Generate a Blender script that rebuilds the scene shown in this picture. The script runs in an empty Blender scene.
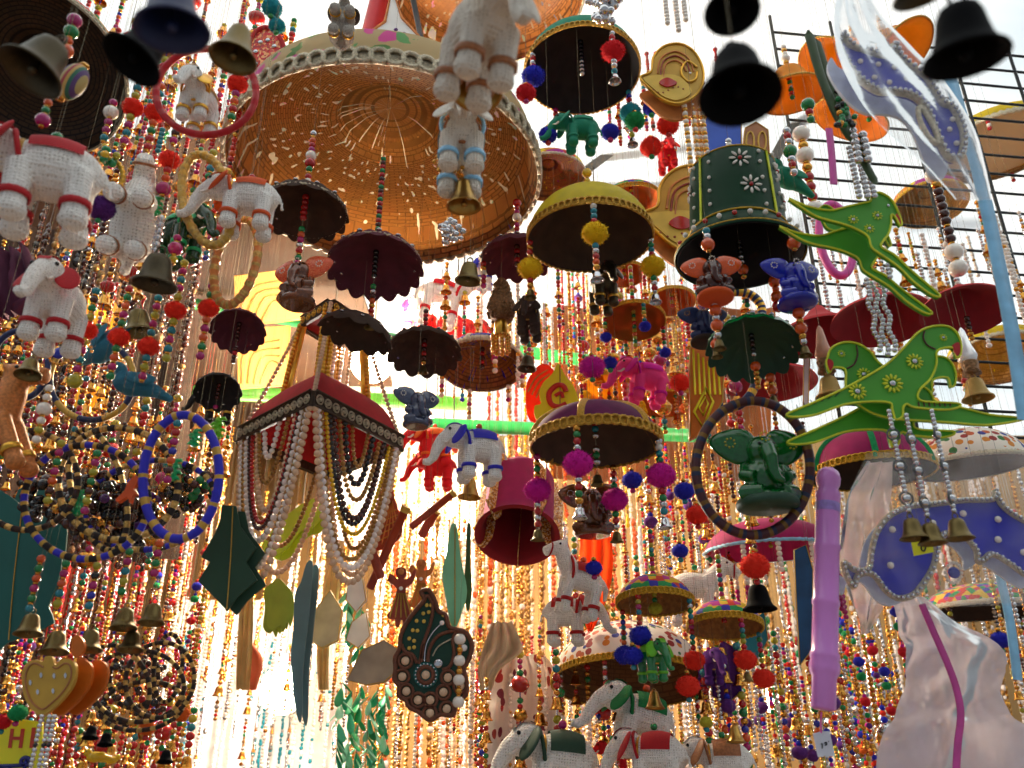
import bpy, math, random
from mathutils import Vector, Matrix
from mathutils.geometry import tessellate_polygon
R = math.radians
PI = math.pi
scene = bpy.context.scene
COL = scene.collection
rnd = random.Random(11)

# ------------------------------------------------------------------ camera
FPX, PITCH, EYE = 820.0, R(24), Vector((0, 0, 1.5))
cam_d = bpy.data.cameras.new('camera')
cam = bpy.data.objects.new('camera', cam_d)
COL.objects.link(cam)
cam.location = EYE
cam.rotation_euler = (R(90) + PITCH, 0, 0)
cam_d.sensor_width = 36
cam_d.lens = 36 * FPX / 1024
cam_d.clip_start = 0.02
cam_d.dof.use_dof = True
cam_d.dof.focus_distance = 1.25
cam_d.dof.aperture_fstop = 9
scene.camera = cam

# ------------------------------------------------------------------ world, exposure
world = bpy.data.worlds.new('sky')
scene.world = world
world.use_nodes = True
wn = world.node_tree
bg = wn.nodes['Background']
wtc = wn.nodes.new('ShaderNodeTexCoord')
wns = wn.nodes.new('ShaderNodeTexNoise')
wns.inputs['Scale'].default_value = 1.3
wrp = wn.nodes.new('ShaderNodeValToRGB')
wrp.color_ramp.elements[0].color = (.66, .80, .95, 1)
wrp.color_ramp.elements[1].color = (.95, .97, 1, 1)
wn.links.new(wtc.outputs['Generated'], wns.inputs['Vector'])
wn.links.new(wns.outputs['Fac'], wrp.inputs['Fac'])
wn.links.new(wrp.outputs['Color'], bg.inputs['Color'])
bg.inputs['Strength'].default_value = 0.3
scene.view_settings.view_transform = 'Standard'
scene.view_settings.look = 'None'
scene.view_settings.exposure = 0.25
scene.view_settings.gamma = 1
scene.view_settings.use_curve_mapping = False
sun_d = bpy.data.lights.new('sun', 'SUN')
sun_d.energy = 3.6
sun_d.angle = R(8)
sun_d.color = (1, .97, .9)
sun = bpy.data.objects.new('sun', sun_d)
COL.objects.link(sun)
sun.rotation_euler = (R(24), R(18), 0)

# ------------------------------------------------------------------ pixels to points
CP, SP = math.cos(PITCH), math.sin(PITCH)
def ray(px, py):
    x, yu = (px - 512) / FPX, (384 - py) / FPX
    return Vector((x, CP - yu * SP, SP + yu * CP))
def W(px, py, d):
    return EYE + ray(px, py) * d
def elev(px, py):
    v = ray(px, py)
    return math.asin(v.z / v.length)
def on_plane(px, py, A, n):
    v = ray(px, py)
    t = (A - EYE).dot(n) / v.dot(n)
    return EYE + v * t
TOP = 3.2

# ------------------------------------------------------------------ materials
def lin(h):
    if not isinstance(h, str): return (*h[:3], 1)
    h = h.lstrip('#')
    c = [int(h[i:i + 2], 16) / 255 for i in (0, 2, 4)]
    return tuple(x / 12.92 if x <= .04045 else ((x + .055) / 1.055) ** 2.4 for x in c) + (1,)
MATS = {}
def mat(name, col, rough=.5, metal=0., var=.15, scale=60., bump=0., coat=0., bscale=None, sheen=0., emit=0., trans=0.):
    m = bpy.data.materials.new(name)
    m.use_nodes = True
    nt = m.node_tree
    p = nt.nodes['Principled BSDF']
    p.inputs['Roughness'].default_value = rough
    p.inputs['Metallic'].default_value = metal
    p.inputs['Coat Weight'].default_value = coat
    p.inputs['Sheen Weight'].default_value = sheen * .12
    p.inputs['Transmission Weight'].default_value = trans
    tc = nt.nodes.new('ShaderNodeTexCoord')
    ns = nt.nodes.new('ShaderNodeTexNoise')
    ns.inputs['Scale'].default_value = scale
    nt.links.new(tc.outputs['Object'], ns.inputs['Vector'])
    rp = nt.nodes.new('ShaderNodeValToRGB')
    c = lin(col)
    rp.color_ramp.elements[0].position = .3
    rp.color_ramp.elements[1].position = .7
    rp.color_ramp.elements[0].color = tuple(x * (1 - var) for x in c[:3]) + (1,)
    rp.color_ramp.elements[1].color = tuple(min(1, x * (1 + var)) for x in c[:3]) + (1,)
    nt.links.new(ns.outputs['Fac'], rp.inputs['Fac'])
    nt.links.new(rp.outputs['Color'], p.inputs['Base Color'])
    if bump:
        n2 = nt.nodes.new('ShaderNodeTexNoise')
        n2.inputs['Scale'].default_value = bscale or scale * 3
        nt.links.new(tc.outputs['Object'], n2.inputs['Vector'])
        b = nt.nodes.new('ShaderNodeBump')
        b.inputs['Strength'].default_value = bump
        b.inputs['Distance'].default_value = .004
        nt.links.new(n2.outputs['Fac'], b.inputs['Height'])
        nt.links.new(b.outputs['Normal'], p.inputs['Normal'])
    if name == 'string':     # nylon thread, mostly clear
        t_ = nt.nodes.new('ShaderNodeBsdfTransparent'); x_ = nt.nodes.new('ShaderNodeMixShader'); x_.inputs[0].default_value = .6
        nt.links.new(p.outputs[0], x_.inputs[1]); nt.links.new(t_.outputs[0], x_.inputs[2]); nt.links.new(x_.outputs[0], nt.nodes['Material Output'].inputs['Surface'])
    if emit:
        p.inputs['Emission Strength'].default_value = emit
        nt.links.new(rp.outputs['Color'], p.inputs['Emission Color'])
    MATS[name] = m
    return m
for k, c in dict(r='#c02020', g='#149050', t='#1c8f9c', m='#b81878', o='#e0661c', y='#b8b030', b='#2a34b0', n='#5a2a18',
                 k='#1c1a1c', c='#d8341c', v='#5a2478', l='#78c828', p='#f060a0', x='#e8c018').items():
    c0 = c; c = tuple(min(1, x ** 1.22) for x in lin(c)[:3])
    mat('bead_' + k, c, .22, 0, .06, 20, coat=.6)
    mat('felt_' + k, {'m': '#d4149a', 'b': '#2228b8', 'c': '#f0301a', 'x': '#f0c010', 'r': '#d01420', 'p': '#f0408c'}.get(k, c0), .95, 0, .18, 260)
    mat('cloth_' + k, c, .8, 0, .14, 90, bump=.3, bscale=700, sheen=.3)
    mat('glaze_' + k, c, .14, 0, .12, 30, coat=.25)
    mat('paint_' + k, c, .42, 0, .08, 30)
mat('bead_w', '#f4e8da', .18, 0, .04, 20, coat=1)
mat('bead_s', '#d8d8da', .14, 1, .05, 20)
mat('bead_d', '#dca048', .22, 1, .08, 20)
mat('felt_w', '#eee6dc', .95, 0, .1, 200)
mat('gold', '#dca845', .28, 1, .15, 40)
mat('gold_braid', '#d0a040', .4, .7, .3, 500, bump=.6, bscale=900)
mat('yellow_braid', '#d8a828', .5, .35, .3, 500, bump=.6, bscale=900)
mat('silver', '#cfcfd2', .2, 1, .15, 40)
mat('silver_braid', '#cbbfa4', .38, .55, .3, 400, bump=.6, bscale=900)
mat('brass', '#b08a48', .3, 1, .3, 60)
mat('brass_dull', '#77663f', .42, .9, .35, 60)
mat('brass_dark', '#4e4534', .45, .85, .35, 60)
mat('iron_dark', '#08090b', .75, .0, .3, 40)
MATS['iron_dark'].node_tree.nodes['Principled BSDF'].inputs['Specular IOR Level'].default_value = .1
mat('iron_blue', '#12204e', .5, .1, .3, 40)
mat('string', '#a89c80', .8)
mat('string_dark', '#3a3028', .8)
mat('knit_blue', '#3d93b4', .9, 0, .25, 180, bump=.8, bscale=420)
mat('eye_black', '#0a0a0a', .1)
mat('red_paint', '#c22a34', .45, 0, .15, 20)
mat('green_paint', '#2fa352', .4, 0, .1, 20)
mat('lime_paint', '#7be050', .4, 0, .1, 20)
mat('blue_paint', '#1c50c0', .35, 0, .1, 20)
mat('steel_grey', '#585d60', .45, .3, .15, 20)
mat('grid_black', '#15181a', .45, .3, .15, 20)
mat('cream_wall', '#c2955a', .8, 0, .18, 3, bump=.1)
mat('brown_board', '#4a2e1a', .7, 0, .35, 5, bump=.2)
mat('floor_brown', '#6a5440', .8, 0, .3, 4)
mat('parrot_green', '#4fa32c', .42, 0, .07, 30)
mat('parrot_shade', '#4fa32c', .42, 0, .07, 30)
mat('yellow_line', '#dbe02c', .45)
mat('leaf_teal', '#06564f', .6, 0, .1, 12)
mat('leaf_dark', '#20442f', .6, 0, .12, 12)
mat('leaf_pale', '#86c795', .55, 0, .1, 20)
mat('leaf_slate', '#5d7f86', .55, 0, .12, 20)
mat('leaf_olive', '#9fa82e', .55, 0, .15, 30)
mat('stick_green', '#33491f', .5, 0, .2, 50)
mat('straw_gold', '#c59a3c', .45, .25, .12, 40)
mat('orange_gloss', '#cf6a1c', .3, .3, .12, 40)
mat('sign_yellow', '#e6e020', .4, 0, .05, 10)
mat('sign_red', '#c23c24', .4)
mat('sign_blue', '#242a7c', .4)
mat('tag_white', '#dfe3ee', .6, 0, .05, 30)
mat('ink', '#1a1a24', .6)
mat('flute_pink', '#e08be0', .25, 0, .04, 20, coat=.5)
mat('flute_band', '#a888d8', .3, 0, .2, 200)
mat('ribbon_pink', '#d84fa4', .4, 0, .1, 60)
mat('ribbon_blue', '#92cdf2', .3, 0, .15, 60)
mat('velvet_red', '#b8141e', .8, 0, .12, 60, sheen=.5)
mat('velvet_maroon', '#8c1524', .85, 0, .1, 40, sheen=.2)
mat('velvet_purple', '#640848', .8, 0, .2, 60, sheen=.5)
mat('velvet_magenta', '#a80a60', .75, 0, .12, 60, sheen=.4)
mat('velvet_green', '#0c8060', .8, 0, .15, 60, sheen=.4)
mat('velvet_blue', '#2420b8', .6, 0, .12, 60, sheen=.3)
mat('silk_yellow', '#f0d41c', .55, 0, .12, 60, sheen=.3)
mat('silk_orange', '#f2b42c', .55, 0, .2, 40, sheen=.3)
mat('silk_scarlet', '#f04a18', .6, 0, .12, 40, sheen=.3)
mat('canvas_purple', '#5a2030', .8, 0, .22, 50, sheen=.2)
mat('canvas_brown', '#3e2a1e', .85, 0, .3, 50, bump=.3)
mat('canvas_black', '#221c1c', .85, 0, .3, 50)
mat('lining_brown', '#4d3a2c', .85, 0, .2, 40)
mat('lining_dark', '#35251c', .9, 0, .2, 40)
mat('lining_orange', '#c8702c', .85, 0, .2, 40)
mat('lining_tan', '#9a6a34', .85, 0, .3, 120, bump=.6, bscale=300)
mat('paper_white', '#efece6', .8, 0, .1, 20)
mat('wood_tan', '#a5683c', .5, 0, .3, 30)
mat('wood_red', '#9c3a20', .45, 0, .3, 40)
mat('fig_orange', '#c77a3c', .5, .2, .3, 40)
mat('bead_glass', '#f1f1f4', .06, 0, .05, 20, trans=.6)
mat('frame_gold', '#c9a45c', .35, .7, .3, 300, bump=.7, bscale=500)
mat('tassel_brown', '#8a6440', .5, .5, .4, 300, bump=.8, bscale=400)
mat('fern_green', '#1fae6a', .35, .1, .35, 50)

def wicker(name, c1, c2, gap, nr, na, hole=.0, trans='#d89a58'):
    """woven cane: strips laid round the crown; where strips have slipped there are real slits (see-through)"""
    m = bpy.data.materials.new(name); m.use_nodes = True
    nt = m.node_tree; N = nt.nodes; L = nt.links
    p = N['Principled BSDF']; p.inputs['Roughness'].default_value = .6
    tc = N.new('ShaderNodeTexCoord')
    sx = N.new('ShaderNodeSeparateXYZ'); L.new(tc.outputs['Object'], sx.inputs[0])
    at = N.new('ShaderNodeMath'); at.operation = 'ARCTAN2'; L.new(sx.outputs[1], at.inputs[0]); L.new(sx.outputs[0], at.inputs[1])
    ln = N.new('ShaderNodeVectorMath'); ln.operation = 'LENGTH'; L.new(tc.outputs['Object'], ln.inputs[0])
    cx = N.new('ShaderNodeCombineXYZ')
    ma = N.new('ShaderNodeMath'); ma.operation = 'MULTIPLY'; ma.inputs[1].default_value = na / 6.283; L.new(at.outputs[0], ma.inputs[0])
    mr = N.new('ShaderNodeMath'); mr.operation = 'MULTIPLY'; mr.inputs[1].default_value = nr; L.new(ln.outputs['Value'], mr.inputs[0])
    L.new(ma.outputs[0], cx.inputs[0]); L.new(mr.outputs[0], cx.inputs[1])
    br = N.new('ShaderNodeTexBrick')
    br.inputs['Color1'].default_value = lin(c1); br.inputs['Color2'].default_value = lin(c2); br.inputs['Mortar'].default_value = lin(gap)
    br.inputs['Scale'].default_value = 1; br.inputs['Mortar Size'].default_value = .055; br.inputs['Brick Width'].default_value = .9; br.inputs['Row Height'].default_value = .32
    br.inputs['Mortar Smooth'].default_value = .3
    L.new(cx.outputs[0], br.inputs['Vector'])
    L.new(br.outputs['Color'], p.inputs['Base Color'])
    bp = N.new('ShaderNodeBump'); bp.inputs['Strength'].default_value = .5; bp.inputs['Distance'].default_value = .003; bp.invert = True
    L.new(br.outputs['Fac'], bp.inputs['Height']); L.new(bp.outputs['Normal'], p.inputs['Normal'])
    out = N['Material Output']
    tl = N.new('ShaderNodeBsdfTranslucent'); tl.inputs[0].default_value = lin(trans)
    mx = N.new('ShaderNodeMixShader'); mx.inputs[0].default_value = .36
    L.new(p.outputs[0], mx.inputs[1]); L.new(tl.outputs[0], mx.inputs[2])
    last = mx
    if hole:
        ns = N.new('ShaderNodeTexNoise'); ns.inputs['Scale'].default_value = 1.15
        ns.inputs['Detail'].default_value = 0
        mp = N.new('ShaderNodeVectorMath'); mp.operation = 'MULTIPLY'; mp.inputs[1].default_value = (2.6, .8, 1)
        L.new(cx.outputs[0], mp.inputs[0]); L.new(mp.outputs[0], ns.inputs['Vector'])
        gt = N.new('ShaderNodeMath'); gt.operation = 'GREATER_THAN'; gt.inputs[1].default_value = 1 - hole
        L.new(ns.outputs['Fac'], gt.inputs[0])
        tr = N.new('ShaderNodeBsdfTransparent')
        m2 = N.new('ShaderNodeMixShader'); L.new(gt.outputs[0], m2.inputs[0]); L.new(mx.outputs[0], m2.inputs[1]); L.new(tr.outputs[0], m2.inputs[2])
        last = m2
    L.new(last.outputs[0], out.inputs['Surface'])
    MATS[name] = m
wicker('cane_brown', '#c4904e', '#a0703a', '#42240e', 120, 40, .305)
wicker('cane_dark', '#5a3d24', '#42301e', '#150c06', 80, 40, 0, '#402414')
wicker('cane_orange', '#c07c3a', '#9c5e2a', '#3c1c0a', 100, 38, .31)
wicker('cane_tan', '#d0a868', '#a57c40', '#5a3a1c', 160, 44, .18)
wicker('cane_olive', '#8a6a3c', '#6a4c28', '#2e1c0c', 150, 30, 0)

def cells(name, cols, scale=30, rough=.7, feat='vor', base=None, thr=.35, rand=1., warp=0.):
    """printed / embroidered cloth: coloured motifs on a ground"""
    m = bpy.data.materials.new(name); m.use_nodes = True
    nt = m.node_tree; N = nt.nodes; L = nt.links
    p = N['Principled BSDF']; p.inputs['Roughness'].default_value = rough
    tc = N.new('ShaderNodeTexCoord')
    v = N.new('ShaderNodeTexVoronoi'); v.inputs['Scale'].default_value = scale; v.inputs['Randomness'].default_value = rand
    dn = N.new('ShaderNodeTexNoise'); dn.inputs['Scale'].default_value = scale * 1.1; L.new(tc.outputs['Object'], dn.inputs['Vector'])
    dv = N.new('ShaderNodeVectorMath'); dv.operation = 'MULTIPLY_ADD'; dv.inputs[1].default_value = (.55 / scale * warp,) * 3; L.new(dn.outputs['Color'], dv.inputs[0]); L.new(tc.outputs['Object'], dv.inputs[2])
    L.new(dv.outputs[0], v.inputs['Vector'])
    sp = N.new('ShaderNodeSeparateColor'); L.new(v.outputs['Color'], sp.inputs[0])
    rp = N.new('ShaderNodeValToRGB'); rp.color_ramp.interpolation = 'CONSTANT'
    e = rp.color_ramp.elements
    e[0].color = lin(cols[0]); e[0].position = 0
    e[1].color = lin(cols[1]); e[1].position = 1 / len(cols)
    for i, c in enumerate(cols[2:], 2):
        q = e.new(i / len(cols)); q.color = lin(c)
    L.new(sp.outputs[0], rp.inputs[0])
    if base:
        lt = N.new('ShaderNodeMath'); lt.operation = 'LESS_THAN'; lt.inputs[1].default_value = thr
        L.new(v.outputs['Distance'], lt.inputs[0])
        mx = N.new('ShaderNodeMix'); mx.data_type = 'RGBA'
        L.new(lt.outputs[0], mx.inputs['Factor']); mx.inputs['A'].default_value = lin(base); L.new(rp.outputs[0], mx.inputs['B'])
        L.new(mx.outputs['Result'], p.inputs['Base Color'])
    else:
        L.new(rp.outputs[0], p.inputs['Base Color'])
    MATS[name] = m
cells('floral_cloth', ['#4a28b8', '#d0289a', '#12a05a', '#0f8a48', '#b8a878', '#d8289a', '#b8a878'], 34, base='#b8a878', thr=.48, warp=2.2)
cells('patchwork', ['#c02890', '#e8c020', '#1a9a50', '#3434b0', '#d83a24', '#d83a24', '#e8c020', '#1a9a50'], 95, rand=.35)
cells('kilim', ['#c25a28', '#efe6d6', '#a02c28', '#d8882c', '#efe6d6', '#3a7a3a', '#303a90'], 75, base='#efe6d6', thr=.5, rand=.4)
cells('mirror_print', ['#e03030', '#f0b020', '#f04a20', '#e8e0d0', '#c02050'], 90, base='#b02020', thr=.4)
cells('flower_print', ['#b03030', '#7a2438', '#f2eae0', '#a83c34'], 38, base='#eee2d6', thr=.36)
cells('multi_cloth', ['#d8881c', '#b02890', '#2a8a4a', '#c8302c', '#e8d030'], 40)
cells('sequin_gold', ['#ffd070', '#d08a30', '#fff0c0', '#b06a20'], 420, rough=.25)
cells('sequin_dark', ['#0b2a18', '#16401f', '#3a5a2c', '#081810'], 420, rough=.2)
cells('sequin_red', ['#e02020', '#ffb070', '#b81818', '#e04a20'], 260, rough=.25)

def striped(name, cols, n, axis='z', rough=.7):
    m = bpy.data.materials.new(name); m.use_nodes = True
    nt = m.node_tree; N = nt.nodes; L = nt.links
    p = N['Principled BSDF']; p.inputs['Roughness'].default_value = rough
    tc = N.new('ShaderNodeTexCoord'); sx = N.new('ShaderNodeSeparateXYZ'); L.new(tc.outputs['Object'], sx.inputs[0])
    mu = N.new('ShaderNodeMath'); mu.operation = 'MULTIPLY'; mu.inputs[1].default_value = n; L.new(sx.outputs['xyz'.index(axis)], mu.inputs[0])
    fr = N.new('ShaderNodeMath'); fr.operation = 'FRACT'; L.new(mu.outputs[0], fr.inputs[0])
    rp = N.new('ShaderNodeValToRGB'); rp.color_ramp.interpolation = 'CONSTANT'; e = rp.color_ramp.elements
    e[0].color = lin(cols[0]); e[1].color = lin(cols[1]); e[1].position = 1 / len(cols)
    for i, c in enumerate(cols[2:], 2): e.new(i / len(cols)).color = lin(c)
    L.new(fr.outputs[0], rp.inputs[0]); L.new(rp.outputs[0], p.inputs['Base Color'])
    MATS[name] = m
striped('wrapped_ball', ['#a83440', '#c8a050', '#2e6a50', '#5a3a70', '#b8a060'], 90, 'x', .5)
striped('shawl', ['#b04028', '#d8a040', '#b04028', '#e8c060'], 240, 'z')
striped('stripe_brown', ['#8a5228', '#3c1c14'], 220, 'z')

def film(name, col, clear, rough=.12, whit=.25):
    """thin clear polythene"""
    m = bpy.data.materials.new(name); m.use_nodes = True
    nt = m.node_tree; N = nt.nodes; L = nt.links
    p = N['Principled BSDF']; p.inputs['Base Color'].default_value = lin(col); p.inputs['Roughness'].default_value = rough
    tl = N.new('ShaderNodeBsdfTranslucent'); tl.inputs[0].default_value = lin(col)
    tr = N.new('ShaderNodeBsdfTransparent')
    gl = N.new('ShaderNodeBsdfGlossy'); gl.inputs['Roughness'].default_value = rough
    m1 = N.new('ShaderNodeMixShader'); m1.inputs[0].default_value = .5
    L.new(p.outputs[0], m1.inputs[1]); L.new(tl.outputs[0], m1.inputs[2])
    tc = N.new('ShaderNodeTexCoord'); ns = N.new('ShaderNodeTexNoise'); ns.inputs['Scale'].default_value = 30; ns.inputs['Detail'].default_value = 4
    L.new(tc.outputs['Object'], ns.inputs['Vector'])
    mr = N.new('ShaderNodeMapRange'); mr.inputs['From Min'].default_value = .35; mr.inputs['From Max'].default_value = .7
    mr.inputs['To Min'].default_value = max(0, clear - whit); mr.inputs['To Max'].default_value = min(1, clear + .06)
    L.new(ns.outputs['Fac'], mr.inputs['Value'])
    m2 = N.new('ShaderNodeMixShader'); L.new(mr.outputs[0], m2.inputs[0]); L.new(m1.outputs[0], m2.inputs[1]); L.new(tr.outputs[0], m2.inputs[2])
    fr = N.new('ShaderNodeLayerWeight'); fr.inputs['Blend'].default_value = .22
    m3 = N.new('ShaderNodeMixShader'); L.new(fr.outputs[0], m3.inputs[0]); L.new(m2.outputs[0], m3.inputs[1]); L.new(gl.outputs[0], m3.inputs[2])
    bp = N.new('ShaderNodeBump'); bp.inputs['Strength'].default_value = .25; bp.inputs['Distance'].default_value = .003
    L.new(ns.outputs['Fac'], bp.inputs['Height'])
    L.new(bp.outputs['Normal'], gl.inputs['Normal']); L.new(bp.outputs['Normal'], p.inputs['Normal'])
    L.new(m3.outputs[0], N['Material Output'].inputs['Surface'])
    MATS[name] = m
film('polythene', '#eef2f8', .93, .08, .10)
film('polythene_white', '#e6deea', .14, .3, .12)
film('polythene_pink', '#f6dede', .45, .15, .35)
# roof sheet: white cloth that lets daylight through
m = bpy.data.materials.new('roof_sheet'); m.use_nodes = True
nt = m.node_tree; p = nt.nodes['Principled BSDF']; p.inputs['Base Color'].default_value = (.9, .93, .95, 1); p.inputs['Roughness'].default_value = .8
tl = nt.nodes.new('ShaderNodeBsdfTranslucent')
tcn = nt.nodes.new('ShaderNodeTexCoord'); nz = nt.nodes.new('ShaderNodeTexNoise'); nz.inputs['Scale'].default_value = 1.2
rpn = nt.nodes.new('ShaderNodeValToRGB'); rpn.color_ramp.elements[0].color = (.6, .72, .8, 1); rpn.color_ramp.elements[1].color = (.95, .97, .98, 1)
rpn.color_ramp.elements[0].position = .35; rpn.color_ramp.elements[1].position = .6
nt.links.new(tcn.outputs['Object'], nz.inputs['Vector']); nt.links.new(nz.outputs['Fac'], rpn.inputs['Fac']); nt.links.new(rpn.outputs['Color'], tl.inputs[0])
mxn = nt.nodes.new('ShaderNodeMixShader'); mxn.inputs[0].default_value = .8
nt.links.new(p.outputs[0], mxn.inputs[1]); nt.links.new(tl.outputs[0], mxn.inputs[2]); nt.links.new(mxn.outputs[0], nt.nodes['Material Output'].inputs['Surface'])
MATS['roof_sheet'] = m
# lit lamp glass
m = bpy.data.materials.new('lamp_glow'); m.use_nodes = True
nt = m.node_tree; p = nt.nodes['Principled BSDF']; p.inputs['Emission Color'].default_value = (1, .88, .66, 1); p.inputs['Emission Strength'].default_value = 30
MATS['lamp_glow'] = m
M = MATS

# ------------------------------------------------------------------ mesh building
class MB:
    def __init__(s): s.v = []; s.f = []; s.mi = []
    def add(s, vs, fs, mi=0):
        b = len(s.v); s.v += [tuple(x) for x in vs]
        for f in fs: s.f.append(tuple(i + b for i in f)); s.mi.append(mi)
        return s
    def lathe(s, prof, seg=24, mi=0, close=False, fn=None):
        vs, fs = [], []
        n = len(prof)
        for i in range(seg):
            a = 2 * PI * i / seg
            for r, z in prof:
                rr, zz = fn(a, r, z) if fn else (r, z)
                vs.append((rr * math.cos(a), rr * math.sin(a), zz))
        for i in range(seg):
            j = (i + 1) % seg
            for k in range(n - 1):
                fs.append((i * n + k, j * n + k, j * n + k + 1, i * n + k + 1))
        return s.add(vs, fs, mi)
    def sphere(s, c=(0, 0, 0), r=(1, 1, 1), nu=12, nv=8, mi=0, rot=None, fn=None):
        if not hasattr(r, '__len__'): r = (r, r, r)
        vs = [Vector((0, 0, 1))]
        for j in range(1, nv):
            t = PI * j / nv
            for i in range(nu):
                a = 2 * PI * i / nu
                vs.append(Vector((math.sin(t) * math.cos(a), math.sin(t) * math.sin(a), math.cos(t))))
        vs.append(Vector((0, 0, -1)))
        if fn: vs = [fn(q) for q in vs]
        vs = [Vector((q.x * r[0], q.y * r[1], q.z * r[2])) for q in vs]
        if rot: vs = [rot @ q for q in vs]
        vs = [q + Vector(c) for q in vs]
        fs = [(0, 1 + i, 1 + (i + 1) % nu) for i in range(nu)]
        for j in range(nv - 2):
            for i in range(nu):
                a, b = 1 + j * nu + i, 1 + j * nu + (i + 1) % nu
                fs.append((a, a + nu, b + nu, b))
        q, l = 1 + (nv - 2) * nu, len(vs) - 1
        fs += [(q + i, l, q + (i + 1) % nu) for i in range(nu)]
        return s.add(vs, fs, mi)
    def tube(s, path, rad, seg=8, mi=0, closed=False, caps=True, mifn=None, flat=1.):
        P = [Vector(p) for p in path]; n = len(P)
        rr = rad if hasattr(rad, '__len__') else [rad] * n
        b = len(s.v); up = None
        for i in range(n):
            if closed: t = P[(i + 1) % n] - P[i - 1]
            else: t = P[min(i + 1, n - 1)] - P[max(i - 1, 0)]
            if t.length < 1e-9: t = Vector((0, 0, 1))
            t.normalize()
            if up is None:
                up = Vector((0, 0, 1)) if abs(t.z) < .9 else Vector((1, 0, 0))
            u = (up - t * up.dot(t))
            if u.length < 1e-6: u = t.orthogonal()
            u.normalize(); w = t.cross(u); up = u
            for k in range(seg):
                a = 2 * PI * k / seg
                s.v.append(tuple(P[i] + (u * math.cos(a) + w * math.sin(a) * flat) * rr[i]))
        for i in range(n if closed else n - 1):
            j = (i + 1) % n
            for k in range(seg):
                l = (k + 1) % seg
                s.f.append((b + i * seg + k, b + j * seg + k, b + j * seg + l, b + i * seg + l)); s.mi.append(mifn(i) if mifn else mi)
        if caps and not closed:
            s.f.append(tuple(b + k for k in range(seg))[::-1]); s.mi.append(mifn(0) if mifn else mi)
            s.f.append(tuple(b + (n - 1) * seg + k for k in range(seg))); s.mi.append(mifn(n - 2) if mifn else mi)
        return s
    def box(s, c, h, mi=0, rot=None):
        vs = []
        for x in (-1, 1):
            for y in (-1, 1):
                for z in (-1, 1):
                    q = Vector((x * h[0], y * h[1], z * h[2]))
                    if rot: q = rot @ q
                    vs.append(q + Vector(c))
        return s.add(vs, [(0, 1, 3, 2), (4, 6, 7, 5), (0, 4, 5, 1), (2, 3, 7, 6), (0, 2, 6, 4), (1, 5, 7, 3)], mi)
    def prism(s, pts, nrm, th, mi=0):
        """extrude the outline pts (3-D, planar) by th along -nrm"""
        n = len(pts); nrm = Vector(nrm)
        pts = [Vector(p) for p in pts]
        tris = tessellate_polygon([pts])
        b = len(s.v)
        s.v += [tuple(p) for p in pts] + [tuple(p - nrm * th) for p in pts]
        for t in tris:
            a, c, d = t
            fn = (pts[c] - pts[a]).cross(pts[d] - pts[a])
            if fn.dot(nrm) < 0: c, d = d, c
            s.f.append((b + a, b + c, b + d)); s.mi.append(mi)
            s.f.append((b + n + a, b + n + d, b + n + c)); s.mi.append(mi)
        for i in range(n):
            j = (i + 1) % n
            s.f.append((b + i, b + n + i, b + n + j, b + j)); s.mi.append(mi)
        return s
    def mesh(s, name, nmat=1, smooth=True):
        me = bpy.data.meshes.new(name)
        me.from_pydata(s.v, [], s.f)
        for k in range(nmat): me.materials.append(M['string'])
        me.polygons.foreach_set('material_index', s.mi)
        me.polygons.foreach_set('use_smooth', [smooth] * len(s.f))
        me.update()
        return me
def part(name, me, mats, parent=None, loc=(0, 0, 0), sc=1, rot=None):
    """link one mesh object; mats are put on the object's own slots so meshes can be shared"""
    if isinstance(me, MB): me = me.mesh(name, len(mats) if isinstance(mats, (list, tuple)) else 1)
    o = bpy.data.objects.new(name, me)
    COL.objects.link(o)
    if parent: o.parent = parent
    o.location = loc
    o.scale = sc if hasattr(sc, '__len__') else (sc, sc, sc)
    if rot is not None: o.rotation_euler = rot.to_euler() if hasattr(rot, 'to_euler') else rot
    if not isinstance(mats, (list, tuple)): mats = [mats]
    for i, m_ in enumerate(mats):
        s_ = o.material_slots[i]; s_.link = 'OBJECT'; s_.material = M[m_] if isinstance(m_, str) else m_
    return o
def tag(o, label, cat, group=None, kind=None):
    if label: o['label'] = label
    if cat: o['category'] = cat
    if group: o['group'] = group
    if kind: o['kind'] = kind
    return o
def thing(name, label, cat, loc, group=None):
    o = bpy.data.objects.new(name, None); COL.objects.link(o)
    o.location = loc; o.empty_display_size = .02
    return tag(o, label, cat, group)
_cache = {}
def cached(key, fn):
    if key not in _cache: _cache[key] = fn()
    return _cache[key]

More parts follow.
